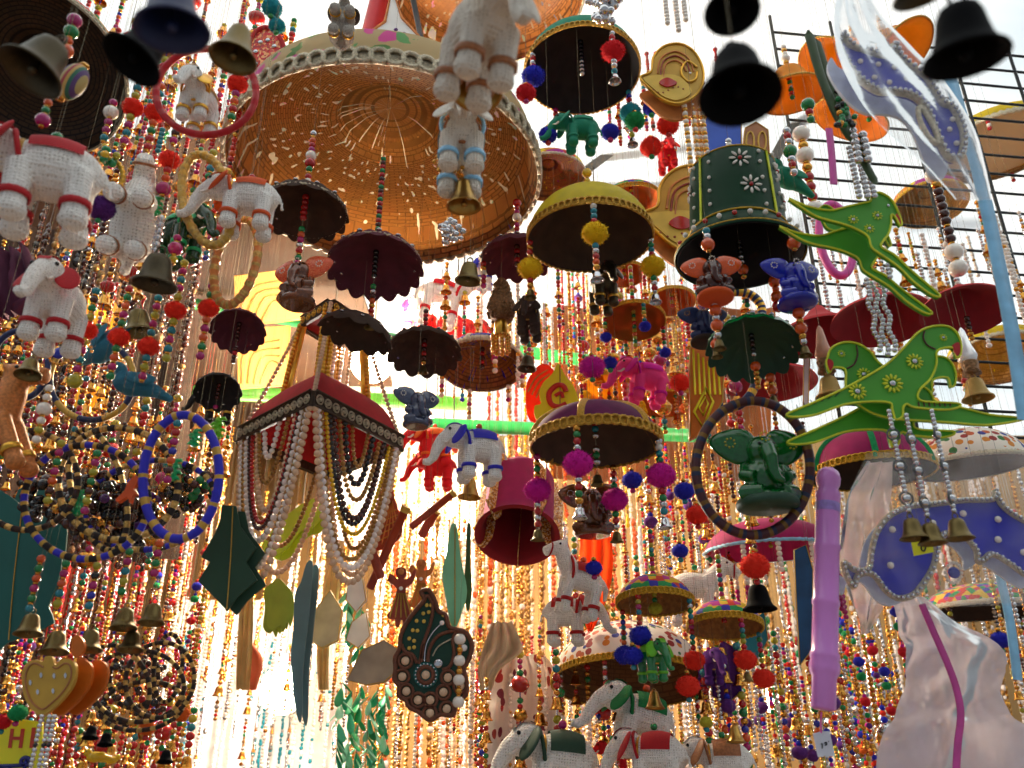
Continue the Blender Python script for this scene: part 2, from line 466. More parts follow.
# ---- shared small meshes
def m_bead():
    return cached('bead', lambda: MB().lathe([(.16, .86), (.5, .82), (.8, .58), (.98, .2), (.98, -.2), (.8, -.58), (.5, -.82), (.16, -.86), (.16, .86)], 12).mesh('bead'))
def m_ring_bead():
    return cached('spacer', lambda: MB().lathe([(.3, .42), (.8, .45), (1.05, 0), (.8, -.45), (.3, -.42), (.3, .42)], 10, fn=lambda a, r, z: (r * (1 + .1 * math.cos(5 * a)), z)).mesh('spacer_bead'))
def m_pompom(seed=0):
    def f():
        q = random.Random(seed + 5)
        mb = MB()
        mb.sphere((0, 0, 0), .86, 30, 20, fn=lambda v: v * (1 + q.uniform(-.06, .09)))
        for i in range(520):
            v = Vector((q.gauss(0, 1), q.gauss(0, 1), q.gauss(0, 1))).normalized()
            u = v.orthogonal().normalized(); w = v.cross(u)
            a = q.uniform(0, 6.3); e = (u * math.cos(a) + w * math.sin(a)) * .055
            tip = v * q.uniform(.96, 1.05) + Vector((q.uniform(-.08, .08), q.uniform(-.08, .08), q.uniform(-.08, .08)))
            mb.add([v * .8 + e, v * .8 - e, tip], [(0, 1, 2)])
        return mb.mesh('pompom')
    return cached('pompom%d' % seed, f)
BELL = [(0.0, 1.42), (.30, 1.40), (.46, 1.30), (.55, 1.08), (.60, .80), (.68, .45), (.80, .18), (.98, .03), (1.0, -.04), (.95, -.06),
        (.88, .02), (.74, .18), (.62, .45), (.54, .8), (.48, 1.08), (.3, 1.3), (0, 1.33)]
def m_bell():
    return cached('bell', lambda: MB().lathe(BELL, 24).mesh('bell_body'))
CONEBELL = [(0, 1.62), (.28, 1.60), (.40, 1.5), (.45, 1.3), (.62, .65), (.86, .12), (1.0, -.02), (.98, -.07), (.84, .06), (.58, .6), (.40, 1.25), (.25, 1.5), (0, 1.52)]
def m_conebell():
    return cached('conebell', lambda: MB().lathe(CONEBELL, 24).mesh('bell_body'))
def m_clapper():
    return cached('clapper', lambda: MB().tube([(0, 0, 1.2), (0, 0, .25)], .05, 6).sphere((0, 0, .12), .17, 10, 7).mesh('clapper'))
def m_loop():
    return cached('loop', lambda: MB().tube([(math.cos(t * PI / 8) * .2, 0, 1.6 + math.sin(t * PI / 8) * .22) for t in range(16)], .05, 6, closed=True).mesh('loop'))
def m_rod():
    return cached('rod', lambda: MB().tube([(0, 0, 0), (0, 0, 1)], 1, 6).mesh('cord'))
CORD = .00026
ROOF = []
def cord(parent, z0, ztop, x=0, y=0, m_='string', name='cord', r=None):
    return part(name, m_rod(), m_, parent, (x, y, z0), (r or CORD, r or CORD, max(.002, ztop - z0)))
def to_roof(root, z0=0, x=0, y=0, m_='string', r=None):
    """the cord that carries a hanging thing, up to the roof sheet"""
    c = cord(root, z0, TOP - root.location.z, x, y, m_, r=r); ROOF.append(c); return c
def bell(parent, loc, r, m_='brass_dull', rot=None, cone=False, name='bell'):
    b = part(name, m_conebell() if cone else m_bell(), m_, parent, loc, r, rot)
    part('clapper', m_clapper(), m_, b)
    part('loop', m_loop(), m_, b)
    return b
def strand(parent, p, spec, br, gap=.0, string='string', name='bead_string'):
    """beads threaded down from local point p; returns the z reached. lower case = bead of that colour, upper case = large bead,
    digits before = repeats, . = gold spacer, , = silver spacer, *c = pompom, (c = small pompom, ! = bell, _ = bare thread, ? = silver bell"""
    x, y, z = p; z0 = z; i = 0; rep = 1
    while i < len(spec):
        ch = spec[i]
        if ch.isdigit(): rep = int(ch); i += 1; continue
        for _ in range(rep):
            if ch == '_': z -= br * 2.2
            elif ch in '.,':
                z -= br * .3; part('spacer_bead', m_ring_bead(), 'bead_d' if ch == '.' else 'bead_s', parent, (x, y, z), br * .62); z -= br * .3
            elif ch in '*(&':
                k = spec[i + 1]; s_ = br * (2.6 if ch == '*' else 4.0 if ch == '&' else 2.6)
                z -= s_ * .8
                part('pompom', m_pompom(rnd.randrange(3)), 'felt_' + k, parent, (x, y, z), (s_, s_, s_ * .84), (0, 0, rnd.uniform(0, 6)))
                z -= s_ * .8
            elif ch in '!?':
                s_ = br * 1.9
                z -= s_ * 1.75
                bell(parent, (x, y, z), s_, 'brass_dull' if ch == '!' else 'silver')
            else:
                s_ = br * (1.75 if ch.isupper() else 1)
                z -= s_ * .86
                part('bead', m_bead(), 'bead_' + ch.lower(), parent, (x, y, z), s_, (0, 0, rnd.uniform(0, 6)))
                z -= s_ * .86
        rep = 1
        i += 2 if ch in '*(&' else 1
    cord(parent, z, z0, x, y, string, name='thread', r=br * .16)
    return z

# ---- axes for things seen from below
def tilt_rot(px, py, aspect, roll=0):
    """rotation that shows a level ring at this pixel with the given height/width"""
    v = ray(px, py); h = Vector((v.x, v.y, 0)).normalized(); right = h.cross(Vector((0, 0, 1)))
    t = 0 if aspect is None else math.asin(min(1, aspect)) - elev(px, py)
    return Matrix.Rotation(R(roll), 3, h) @ Matrix.Rotation(-t, 3, right)

# ---- cut-outs: outlines with their own distance, thickness and plane
def spline(pts, sub=5, closed=True):
    n = len(pts); out = []
    for i in range(n if closed else n - 1):
        p0, p1, p2, p3 = (pts[(i + k) % n] if closed else pts[min(max(i + k, 0), n - 1)] for k in (-1, 0, 1, 2))
        for s_ in range(sub):
            t = s_ / sub
            out.append(tuple(.5 * (2 * b + (c - a) * t + (2 * a - 5 * b + 4 * c - d) * t * t + (3 * b - a - 3 * c + d) * t ** 3) for a, b, c, d in zip(p0, p1, p2, p3)))
    if not closed: out.append(tuple(pts[-1]))
    return out
class Flat:
    """a thing cut from sheet, hanging in an upright plane at distance d"""
    def __init__(s, name, label, cat, cx, cy, d, yaw=0, group=None, lean=0):
        s.A = W(cx, cy, d); s.d = d; s.k = d / FPX
        s.n = Matrix.Rotation(R(yaw), 3, 'Z') @ Matrix.Rotation(R(lean), 3, 'X') @ Vector((0, -1, 0))
        s.root = thing(name, label, cat, s.A, group)
    def p(s, px, py, off=0):
        return on_plane(px, py, s.A, s.n) - s.A + s.n * off
    def board(s, name, pts, m_, th=.004, off=0, smooth=4, parent=None):
        q = spline(pts, smooth) if smooth else pts
        mb = MB().prism([s.p(x, y, off) for x, y in q], s.n, th)
        return part(name, mb.mesh(name, 1, False), m_, parent or s.root)
    def line(s, name, pts, m_, r, off=.001, closed=True, smooth=4, parent=None, seg=6):
        q = spline(pts, smooth, closed) if smooth else pts
        return part(name, MB().tube([s.p(x, y, off) for x, y in q], r, seg, closed=closed), m_, parent or s.root)
    def dot(s, name, x, y, r, m_, off=.001, flat=.5, parent=None):
        q = Matrix.Rotation(math.atan2(s.n.y, s.n.x), 3, 'Z') @ Matrix.Rotation(PI / 2, 3, 'Y')
        return part(name, m_dot(), m_, parent or s.root, s.p(x, y, off), (r, r, r * flat), q)
    def flower(s, x, y, r, n, m_pet, m_c, off=.001):
        mb = MB()
        for i in range(n):
            a = 2 * PI * i / n
            c = Vector((math.cos(a), math.sin(a), 0)) * r * .68
            mb.sphere(c, (r * .3, r * .13, r * .08), 8, 5, rot=Matrix.Rotation(a, 3, 'Z'))
        q = Matrix.Rotation(math.atan2(s.n.y, s.n.x), 3, 'Z') @ Matrix.Rotation(PI / 2, 3, 'Y')
        f = part('flower_decal', mb, m_pet, s.root, s.p(x, y, off), 1, q)
        part('flower_gem', m_dot(), m_c, f, (0, 0, 0), (r * .3, r * .3, r * .2))
        return f
    def hang(s, x, y, m_='string'):
        q = s.p(x, y)
        ROOF.append(cord(s.root, q.z, TOP - s.A.z, q.x, q.y, m_))
def m_dot():
    return cached('dot', lambda: MB().sphere((0, 0, 0), 1, 12, 8).mesh('stud'))
mat('glaze_deep', '#05351c', .5, 0, .2, 30)
MATS['glaze_deep'].node_tree.nodes['Principled BSDF'].inputs['Specular IOR Level'].default_value = .18
mat('glaze_bottle', '#04581f', .1, 0, .2, 20, coat=.4)
mat('glaze_brown', '#6a3c20', .15, .2, .4, 30, coat=.8)
mat('glaze_slate', '#39415c', .15, .1, .3, 30, coat=.8)
mat('hoop_maroon', '#420c18', .5, 0, .2, 200)
mat('hoop_gold', '#7a5518', .45, .3, .2, 200)
mat('velvet_indigo', '#1a1cb4', .4, 0, .1, 40)
mat('polywhite', '#dfe6f0', .4)
mat('band_bronze', '#4a3a2c', .45, .4, .3, 200)
mat('pearl_tan', '#dfb894', .22, 0, .08, 30, coat=.6)
mat('pearl_white', '#f5e9e2', .2, 0, .05, 30, coat=.8)
mat('bead_gold_dull', '#a97f45', .3, .8, .2, 60)
mat('straw_pale', '#e0b84c', .5, .1, .1, 40)
mat('sign_lemon', '#f4dc08', .4, 0, .05, 10)
mat('leaf_lime', '#b6c81e', .5, 0, .12, 20)
mat('leaf_bottle', '#123a2c', .75, 0, .2, 60)
mat('cord_brown', '#6b3a22', .6, 0, .3, 300)
mat('wood_pale', '#a79a86', .6, 0, .2, 30)
mat('silk_cream', '#f0c878', .6, 0, .1, 20)
mat('deep_blue', '#14436c', .7, 0, .3, 30)
mat('shawl_cream', '#d8c3a0', .85, 0, .25, 20); mat('velvet_plum', '#5a2440', .85, 0, .2, 20); mat('silk_sash', '#e2b878', .6, 0, .2, 20); mat('silk_coral', '#d8704c', .6, 0, .2, 20)
mat('wood_rose', '#c98a70', .3, 0, .2, 30)
mat('mint', '#2fb58a', .4, 0, .1, 20); mat('emerald', '#0f9a5c', .4, 0, .1, 20); mat('mint_pale', '#8fdcb4', .4, 0, .1, 20)

def knit(name, c1, c2):
    m = bpy.data.materials.new(name); m.use_nodes = True
    nt = m.node_tree; N = nt.nodes; L = nt.links; p = N['Principled BSDF']; p.inputs['Roughness'].default_value = .9
    tc = N.new('ShaderNodeTexCoord'); v = N.new('ShaderNodeTexVoronoi'); v.inputs['Scale'].default_value = 34; v.inputs['Randomness'].default_value = .25
    L.new(tc.outputs['Object'], v.inputs['Vector'])
    rp = N.new('ShaderNodeValToRGB'); rp.color_ramp.elements[0].color = lin(c2); rp.color_ramp.elements[1].color = lin(c1); rp.color_ramp.elements[0].position = .12; rp.color_ramp.elements[1].position = .34
    L.new(v.outputs['Distance'], rp.inputs['Fac']); L.new(rp.outputs['Color'], p.inputs['Base Color'])
    b = N.new('ShaderNodeBump'); b.inputs['Strength'].default_value = .5; b.inputs['Distance'].default_value = .01
    L.new(v.outputs['Distance'], b.inputs['Height']); L.new(b.outputs['Normal'], p.inputs['Normal'])
    MATS[name] = m
knit('knit_white', '#fffaf2', '#c4b9ab'); knit('knit_cream', '#f2e8d8', '#b5a48c'); knit('knit_grey', '#b5aca0', '#6a625a')

def thin_cloth(name, col, k=.5):
    """light cloth that glows when lit from behind"""
    m = MATS[name]; nt = m.node_tree; N = nt.nodes; L = nt.links; p = N['Principled BSDF']
    tl = N.new('ShaderNodeBsdfTranslucent'); tl.inputs[0].default_value = lin(col)
    mx = N.new('ShaderNodeMixShader'); mx.inputs[0].default_value = k
    L.new(p.outputs[0], mx.inputs[1]); L.new(tl.outputs[0], mx.inputs[2]); L.new(mx.outputs[0], N['Material Output'].inputs['Surface'])
thin_cloth('floral_cloth', '#ffe8c0', .24); thin_cloth('silk_orange', '#ffc93c', .6); thin_cloth('silk_yellow', '#ffe81c', .4); thin_cloth('lining_orange', '#ffae4c', .5); thin_cloth('silk_scarlet', '#ff5a20', .5); thin_cloth('silk_cream', '#ffd88c', .5); thin_cloth('velvet_magenta', '#f01884', .15)
thin_cloth('cane_tan', '#ffd890', .3) if False else None

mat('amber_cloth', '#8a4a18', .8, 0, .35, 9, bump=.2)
mat('hoop_navy', '#101a40', .5, 0, .2, 200)
# ================================================================== the setting
def struct(name, mb, m_, label=None):
    o = part(name, mb, m_)
    o['kind'] = 'structure'
    if label: o['label'] = label; 
    return o
struct('floor', MB().box((.2, 1.9, -.02), (3.2, 3.4, .02)), 'floor_brown')
struct('ceiling', MB().add([(-3, -.6, TOP), (3.4, -.6, TOP), (3.4, 5.3, TOP), (-3, 5.3, TOP)], [(0, 1, 2, 3)]), 'roof_sheet')
struct('ceiling_shade_board', MB().box((-1.8, 3.5, TOP - .03), (1.2, 1.55, .012)), 'brown_board')  # board added under the sheet to darken the deep left of the stall
struct('wall_back', MB().box((.2, 4.6, 1.6), (3.2, .03, 1.6)), 'cream_wall')
struct('wall_left', MB().box((-2.5, 2.6, 1.6), (.03, 2.0, 1.6)), 'brown_board')
# roof frame and rails: real poles, each its own object
def pole(name, label, a, b, d0, d1, r, m_, square=False):
    A, B = W(*a, d0), W(*b, d1)
    D = B - A
    A, B = A - D * .0, B + D * .0
    o = part(name, MB().tube([A, A + D * .5, B], r, 4 if square else 12), m_)
    if square:
        o.data.polygons.foreach_set('use_smooth', [False] * len(o.data.polygons))
    tag(o, label, 'pole')
    if 'rail' in name:
        for t in (.12, .88):
            q = A + D * t
            part('hanger_wire', m_rod(), 'string_dark', o, q, (.002, .002, TOP - q.z))
    return o
pole('roof_pole', 'thick red painted pole rising behind the big wicker umbrella', (350, 120), (402, -90), 1.75, 1.9, .022, 'red_paint')
pole('roof_pole', 'thin red pipe running level between the red pole and the sequin disc', (180, 20), (372, 72), 2.3, 2.15, .014, 'red_paint')
pole('roof_pole', 'blue painted pole slanting above the teal green umbrella', (600, 105), (672, -60), 2.2, 2.3, .026, 'blue_paint')
pole('roof_pole', 'slender black rod beside the red roof pole', (440, 130), (405, -40), 1.7, 1.75, .006, 'steel_grey')
pole('roof_bar', 'short grey bar under the roof near the grey toy', (285, 15), (385, 45), 2.5, 2.4, .014, 'steel_grey', True)
pole('roof_bar', 'grey square bar slanting up to the blurred black bell', (560, 190), (800, 10), 2.6, 2.5, .018, 'steel_grey', True)
pole('roof_bar', 'grey square bar crossing low behind the brown holed umbrella', (500, 105), (700, 175), 2.7, 2.7, .012, 'steel_grey', True)
pole('roof_bar', 'grey square bar leaning behind the orange cloth bells', (700, 290), (830, 60), 2.6, 2.4, .022, 'steel_grey', True)
pole('hanging_rail', 'green rail crossing behind the red roofed pavilion', (150, 296), (470, 352), 3.25, 3.25, .022, 'green_paint')
pole('hanging_rail', 'lime green rail low at the left behind the pavilion', (195, 392), (470, 404), 2.95, 2.95, .026, 'lime_paint')
pole('hanging_rail', 'round green rail ending above the yellow cutout', (440, 340), (625, 366), 2.3, 2.3, .018, 'green_paint')
pole('hanging_rail', 'green rail behind the purple umbrella at the yellow cutout', (420, 424), (700, 436), 2.4, 2.4, .020, 'green_paint')
pole('roof_bar', 'dark green bar at the top right above the wire grid', (760, -10), (1040, 75), 2.9, 2.9, .022, 'leaf_dark', True)

# wire display grid on the right, built as one lattice panel with its rim
def grid_panel():
    A, B, C_, D = W(858, -60, 2.15), W(1030, -60, 2.35), W(1050, 430, 1.75), W(905, 430, 1.6)
    right = (W(1040, 180, 1.985) - W(880, 160, 1.95)); right.z *= 0; w = right.length; right.normalize()
    org = W(842, 430, 1.62); up = Vector((0, 0, 1))
    root = thing('wire_grid', 'black wire display grid behind the green parrots', 'display grid', org)
    x1, z1 = .80, TOP - org.z - .005
    n = int(x1 / .16)
    for i in range(n + 1):
        q = right * (i * .16)
        part('upright_wire', m_rod(), 'grid_black', root, q, (.0042, .0042, z1))
    k = int(z1 / .056)
    qz = Matrix.Rotation(math.atan2(right.y, right.x), 3, 'Z') @ Matrix.Rotation(PI / 2, 3, 'Y')
    for i in range(k + 1):
        part('cross_wire', m_rod(), 'grid_black', root, (0, 0, i * .056), (.0034, .0034, n * .16), qz)
grid_panel()

# lamps of the stall and an added fill lamp
def lamp(label, px, py, d, r, watt, col=(1, .82, .58)):
    c = W(px, py, d)
    root = thing('bulb', label, 'lamp', c)
    b = part('glass_globe', MB().sphere((0, 0, 0), r, 24, 16), 'lamp_glow', root)
    b.visible_shadow = True
    part('lamp_holder', MB().lathe([(0, r + .05), (.018, r + .05), (.02, r + .01), (.022, r * .85), (0, r * .85)], 16), 'steel_grey', root)
    to_roof(root, r + .05, m_='string_dark', r=.003)
    ld = bpy.data.lights.new('bulb_light', 'POINT'); ld.energy = watt; ld.color = col; ld.shadow_soft_size = r * 1.02
    lo = bpy.data.objects.new('bulb_light', ld); COL.objects.link(lo); lo.parent = root
    b.visible_shadow = True
    lo.location = (0, -r - .06, .0)
    return root
lamp('large glowing white bulb behind the roof of the red pavilion', 372, 362, 2.15, .056, 50)
lamp('smaller glowing bulb close by the pavilion ridge', 331, 352, 2.2, .032, 10)
lamp('dazzling white bulb low down behind the blue grey leaf', 283, 690, 3.2, .09, 130, (1, .92, .82))
lamp('glowing bulb hidden among the gold garlands at the back', 440, 545, 3.6, .06, 45)
lamp('glowing bulb deep in the stall above the gold garlands', 600, 470, 3.9, .04, 16)
lamp('bright bulb down among the silver garlands', 770, 700, 3.6, .05, 18, (1, .92, .8))
lamp('added fill bulb high at the back between the pavilion and the blue strapped elephant', 425, 425, 3.5, .05, 60)  # extra lamp added near the back wall to brighten it
lamp('glowing bulb at the back behind the tangle of bangles', 95, 450, 3.2, .04, 5)

# ================================================================== umbrellas
def dome_prof(Rr, h, kind):
    if kind == 'hat':      # cane hat: short steep edge, wide brim, round crown
        return [(Rr, 0), (Rr * .992, h * .24), (Rr * .955, h * .46), (Rr * .86, h * .62), (Rr * .66, h * .70), (Rr * .43, h * .74), (Rr * .38, h * .76), (Rr * .33, h * .88), (Rr * .2, h * .98), (.001, h)]
    if kind == 'bell':     # cloth bell: flared mouth, narrow shoulder
        return [(Rr, 0), (Rr * .86, h * .10), (Rr * .70, h * .28), (Rr * .58, h * .5), (Rr * .48, h * .74), (Rr * .36, h * .92), (Rr * .15, h), (.001, h)]
    if kind == 'drum':
        return [(Rr, 0), (Rr * .93, h * .04), (Rr * .86, h * .1), (Rr * .84, h * .2), (Rr * .83, h * .9), (Rr * .78, h * .97), (Rr * .5, h), (.001, h)]
    if kind == 'cone':
        return [(Rr, 0), (Rr * .97, h * .08), (Rr * .72, h * .28), (Rr * .46, h * .5), (Rr * .26, h * .74), (Rr * .13, h * .97), (.001, h)]
    return [(Rr * math.cos(t * PI / 18), h * math.sin(t * PI / 18)) for t in range(9)] + [(.001, h)]
def umbrella(name, label, px, py, w, d, aspect, top, under, h=.5, kind='dome', roll=0, trim=None, trim_h=.07, scallop=0, cords=(), center=None,
             bead=3.2, phi0=-70, group=None, mirrors=0, ribs=None, cat='umbrella', above=None, cthick=None):
    Rr = w / 2 * d / FPX
    H = Rr * h
    c = W(px, py, d)
    rot = tilt_rot(px, py, aspect, roll)
    root = thing(name, label, cat, c, group)
    prof = dome_prof(Rr, H, kind)
    if scallop:
        def fn(a, r, z):
            k = max(0, (r / Rr - .55) / .45)
            s_ = abs(math.sin(a * scallop / 2))
            return r * (1 + .07 * s_ * k), z - Rr * .13 * s_ * k
    else: fn = None
    seg = 96 if scallop else 64
    sh = part('shade', MB().lathe(prof, seg, fn=fn), top, root, rot=rot)
    t = .03
    inner = [(max(.001, r * (1 - t) if i else r), z - (H * .05 if i else 0)) for i, (r, z) in enumerate(prof)]
    part('lining', MB().lathe(inner, seg, fn=fn), under, sh)
    if trim:
        th = Rr * trim_h
        mb = MB()
        if trim[0] == 'loops':     # braid made of rings side by side
            n = int(2 * PI * Rr / (th * .95))
            for i in range(n):
                a = 2 * PI * i / n
                o_ = Vector((math.cos(a), math.sin(a), 0)); tg = Vector((-o_.y, o_.x, 0))
                mb.tube([o_ * Rr * 1.012 + tg * (th * .55 * math.cos(q * PI / 5)) + Vector((0, 0, th * .35 + th * .55 * math.sin(q * PI / 5))) for q in range(10)], th * .17, 5, closed=True)
            mb.lathe([(Rr * .995, -th * .2), (Rr * 1.006, -th * .2), (Rr * 1.0, th), (Rr * .985, th)], 64)
        else:                      # flat band with a ribbed edge
            mb.lathe([(Rr * .995, -th * .25), (Rr * 1.02, -th * .2), (Rr * 1.03, th * .3), (Rr * 1.005, th), (Rr * .985, th)], 128,
                     fn=lambda a, r, z: (r * (1 + .010 * math.sin(a * 60)), z + th * .12 * math.sin(a * 60)))
        part('trim_braid', mb, trim[1], sh)
    if ribs:
        for i in range(ribs[0]):
            a = 2 * PI * (i + .2) / ribs[0]
            pts = [Vector((math.cos(a) * r, math.sin(a) * r, z)) * 1.012 for r, z in prof[:-1]]
            part('ribbon_band', MB().tube(pts, Rr * (ribs[2] if len(ribs) > 2 else .055), 10, flat=.05 if len(ribs) > 2 else .25, caps=False), ribs[1], sh)
    if mirrors:
        for i in range(mirrors):
            a = 2 * PI * i / mirrors
            for rr, zz in (((.93, .3)),) if kind != 'bell' else ((.8, .2),):
                part('mirror_stud', m_dot(), 'silver', sh, (Rr * rr * math.cos(a), Rr * rr * math.sin(a), H * zz + Rr * .02), (Rr * .06, Rr * .06, Rr * .035))
    u = d / FPX
    for i, sp in enumerate(cords):
        if not sp: continue
        a = R(phi0 + 360 * i / len(cords))
        p0 = rot @ Vector((Rr * .97 * math.cos(a), Rr * .97 * math.sin(a), 0))
        strand(root, p0, sp, bead * u)
    top_p = rot @ Vector((0, 0, H))
    if center:
        # the middle string comes from the crown
        strand(root, rot @ Vector((0, 0, H * .96)), center, bead * u)
    if above:
        # beads over the crown, read from the crown upwards
        z = top_p.z + bead * u * .3
        for ch in above:
            if ch == '_': z += bead * u * 2; continue
            m_ = 'bead_d' if ch == '.' else 'bead_' + ch.lower(); s_ = bead * u * (.6 if ch == '.' else 1.6 if ch.isupper() else 1)
            part('bead', m_bead(), m_, root, (top_p.x, top_p.y, z + s_ * .8), s_); z += s_ * 1.65
    ROOF.append(cord(root, top_p.z, TOP - c.z, top_p.x, top_p.y, r=cthick))
    return root
# ================================================================== soft toys
def blob(key, build, voxel, smooth=6):
    def f():
        mb = MB(); build(mb)
        me = mb.mesh('tmp')
        o = bpy.data.objects.new('tmp', me); COL.objects.link(o)
        r_ = o.modifiers.new('r', 'REMESH'); r_.mode = 'VOXEL'; r_.voxel_size = voxel
        s_ = o.modifiers.new('s', 'SMOOTH'); s_.factor = .5; s_.iterations = smooth
        dg = bpy.context.evaluated_depsgraph_get()
        out = bpy.data.meshes.new_from_object(o.evaluated_get(dg))
        bpy.data.objects.remove(o)
        out.name = key
        if not out.materials: out.materials.append(M['string'])
        out.polygons.foreach_set('use_smooth', [True] * len(out.polygons))
        return out
    return cached(key, f)
def ele_body(mb):
    mb.sphere((-.05, 0, .56), (.36, .25, .25), 24, 16)
    mb.sphere((.36, 0, .68), (.19, .17, .19), 20, 14)
    mb.tube([(.44, 0, .68), (.56, 0, .58), (.64, 0, .44), (.68, 0, .30), (.76, 0, .22), (.84, 0, .22)], [.13, .105, .085, .07, .058, .05], 12)
    for x in (-.24, .17):
        for y in (-.14, .14):
            mb.tube([(x, y, .5), (x, y, .25), (x, y, .06)], [.105, .095, .10], 12)
            mb.sphere((x, y, .06), (.115, .115, .08), 12, 8)
    mb.tube([(-.39, 0, .62), (-.45, 0, .5), (-.46, 0, .38)], [.025, .022, .03], 6)
def horse_body(mb):
    mb.sphere((-.05, 0, .60), (.34, .19, .20), 24, 16)
    mb.tube([(.15, 0, .64), (.30, 0, .80), (.40, 0, .96)], [.17, .135, .10], 14)
    mb.tube([(.36, 0, .97), (.50, 0, .90), (.64, 0, .80)], [.115, .10, .075], 14)
    for y in (-.05, .05): mb.tube([(.35, y, 1.02), (.34, y * 1.3, 1.14)], [.04, .012], 6)
    for x in (-.27, .18):
        for y in (-.11, .11):
            mb.tube([(x, y, .55), (x + .01, y, .3), (x, y, .06)], [.095, .075, .075], 10)
            mb.sphere((x, y, .05), (.09, .09, .07), 10, 8)
    mb.tube([(-.37, 0, .66), (-.46, 0, .54), (-.47, 0, .36)], [.04, .05, .03], 8)
def m_ear():
    return cached('ear', lambda: MB().sphere((0, 0, -.17), (.13, .03, .20), 14, 10).mesh('ear'))
def m_saddle():
    def f():
        vs, fs = [], []
        nx, na = 7, 15
        for i in range(nx):
            for j in range(na):
                a = R(-82 + 164 * j / (na - 1)); x = -.2 + .38 * i / (nx - 1)
                k = math.sqrt(max(.1, 1 - (x / .36) ** 2))
                vs.append((x - .05, math.sin(a) * .265 * (.25 + .75 * k), .56 + math.cos(a) * .262 * (.25 + .75 * k) + .012))
        for i in range(nx - 1):
            for j in range(na - 1): fs.append((i * na + j, (i + 1) * na + j, (i + 1) * na + j + 1, i * na + j + 1))
        return MB().add(vs, fs).mesh('saddle_cloth')
    return cached('saddle', f)
def m_band(): return cached('band', lambda: MB().lathe([(.105, .16), (.118, .165), (.118, .215), (.105, .22)], 14).mesh('leg_band'))
def m_strap():
    return cached('strap', lambda: MB().tube([(-.05 + .235, .262 * .72 * math.sin(t * PI / 12), .56 + .262 * .72 * math.cos(t * PI / 12)) for t in range(24)], .022, 6, closed=True).mesh('strap'))
def toy(kind, label, px, py, L, d, yaw=0, pitch=0, roll=0, body='knit_white', cloth='cloth_r', band='gold', blanket=True, group=None, ears=None, tusk=True, name=None, cat=None, hang=True):
    """stuffed animal hung by a cord; px,py is its middle"""
    S = L * d / FPX
    c = W(px, py, d)
    root = thing(name or ('stuffed_elephant' if kind == 'ele' else 'stuffed_horse'), label, cat or ('elephant' if kind == 'ele' else 'horse'), c, group)
    q = Matrix.Rotation(R(yaw), 3, 'Z') @ Matrix.Rotation(R(-pitch), 3, 'Y') @ Matrix.Rotation(R(roll), 3, 'X')
    off = q @ Vector((-.12 * S, 0, -.55 * S))
    bm_ = blob('ele_body', ele_body, .022) if kind == 'ele' else blob('horse_body', horse_body, .02)
    b = part('body', bm_, body, root, off, S, q)
    if kind == 'ele':
        for s_ in (-1, 1):
            part('ear', m_ear(), ears or cloth, b, (.28, s_ * .165, .80), (1, 1, 1), (R(-28 * s_) * -1, 0, R(-62 * s_)))
            part('eye', m_dot(), 'eye_black', b, (.475, s_ * .125, .745), .024)
            if tusk: part('tusk', cached('tusk', lambda: MB().tube([(0, 0, 0), (.07, 0, -.07), (.14, 0, -.08)], [.026, .02, .004], 7).mesh('tusk')), 'bead_w', b, (.45, s_ * .1, .60))
        part('head_cloth', cached('headcloth', lambda: MB().add([(.36 + .19 * .98 * math.sin(t) * 1.04, y, .68 + .2 * math.cos(t)) for t in (-.5, -.1, .3, .7, 1.1) for y in (-.07, 0, .07)], [(i * 3 + j, i * 3 + 3 + j, i * 3 + 4 + j, i * 3 + 1 + j) for i in range(4) for j in range(2)]).mesh('head_cloth')), cloth, b)
    else:
        part('mane', cached('mane', lambda: MB().tube([(.20, 0, .84), (.28, 0, .94), (.34, 0, 1.05), (.42, 0, 1.07)], [.03, .04, .045, .02], 8, flat=.6).mesh('mane')), cloth, b)
        for s_ in (-1, 1): part('eye', m_dot(), 'eye_black', b, (.45, s_ * .095, .97), .02)
        part('bridle', cached('bridle', lambda: MB().tube([(.56 + .0 * t, .1 * math.cos(t * PI / 8), .865 + .1 * math.sin(t * PI / 8)) for t in range(16)], .014, 6, closed=True).mesh('bridle')), cloth, b)
    if blanket:
        part('saddle_cloth', m_saddle(), cloth, b, (0, 0, 0) if kind == 'ele' else (0, 0, .13), 1 if kind == 'ele' else (.95, .8, .85))
        part('neck_strap', cached('neckstrap' + kind, lambda: MB().tube([(.2 + .05 * math.cos(t * PI / 12), (.235 if kind == 'ele' else .19) * math.sin(t * PI / 12), (.6 if kind == 'ele' else .66) + (.215 if kind == 'ele' else .21) * math.cos(t * PI / 12)) for t in range(24)], .022, 6, closed=True).mesh('neck_strap')), cloth, b)
        sb = part('saddle_trim', m_strap(), band, b, (0, 0, 0), (1, 1.0, 1))
    for x in ((-.24, .17) if kind == 'ele' else (-.27, .18)):
        for y in (-.14, .14):
            part('leg_band', m_band(), band if not blanket else cloth, b, (x, y * (1 if kind == 'ele' else .79), 0), 1 if kind == 'ele' else (.78, .78, 1))
    if hang:
        top = off + q @ Vector((-.02, 0, .82)) * S
        to_roof(root, top.z, top.x, top.y)
        # a bead over the back where the cord leaves
        part('bead', m_bead(), 'bead_' + rnd.choice('rgmo'), root, (top.x, top.y, top.z + S * .06), S * .05)
    return root
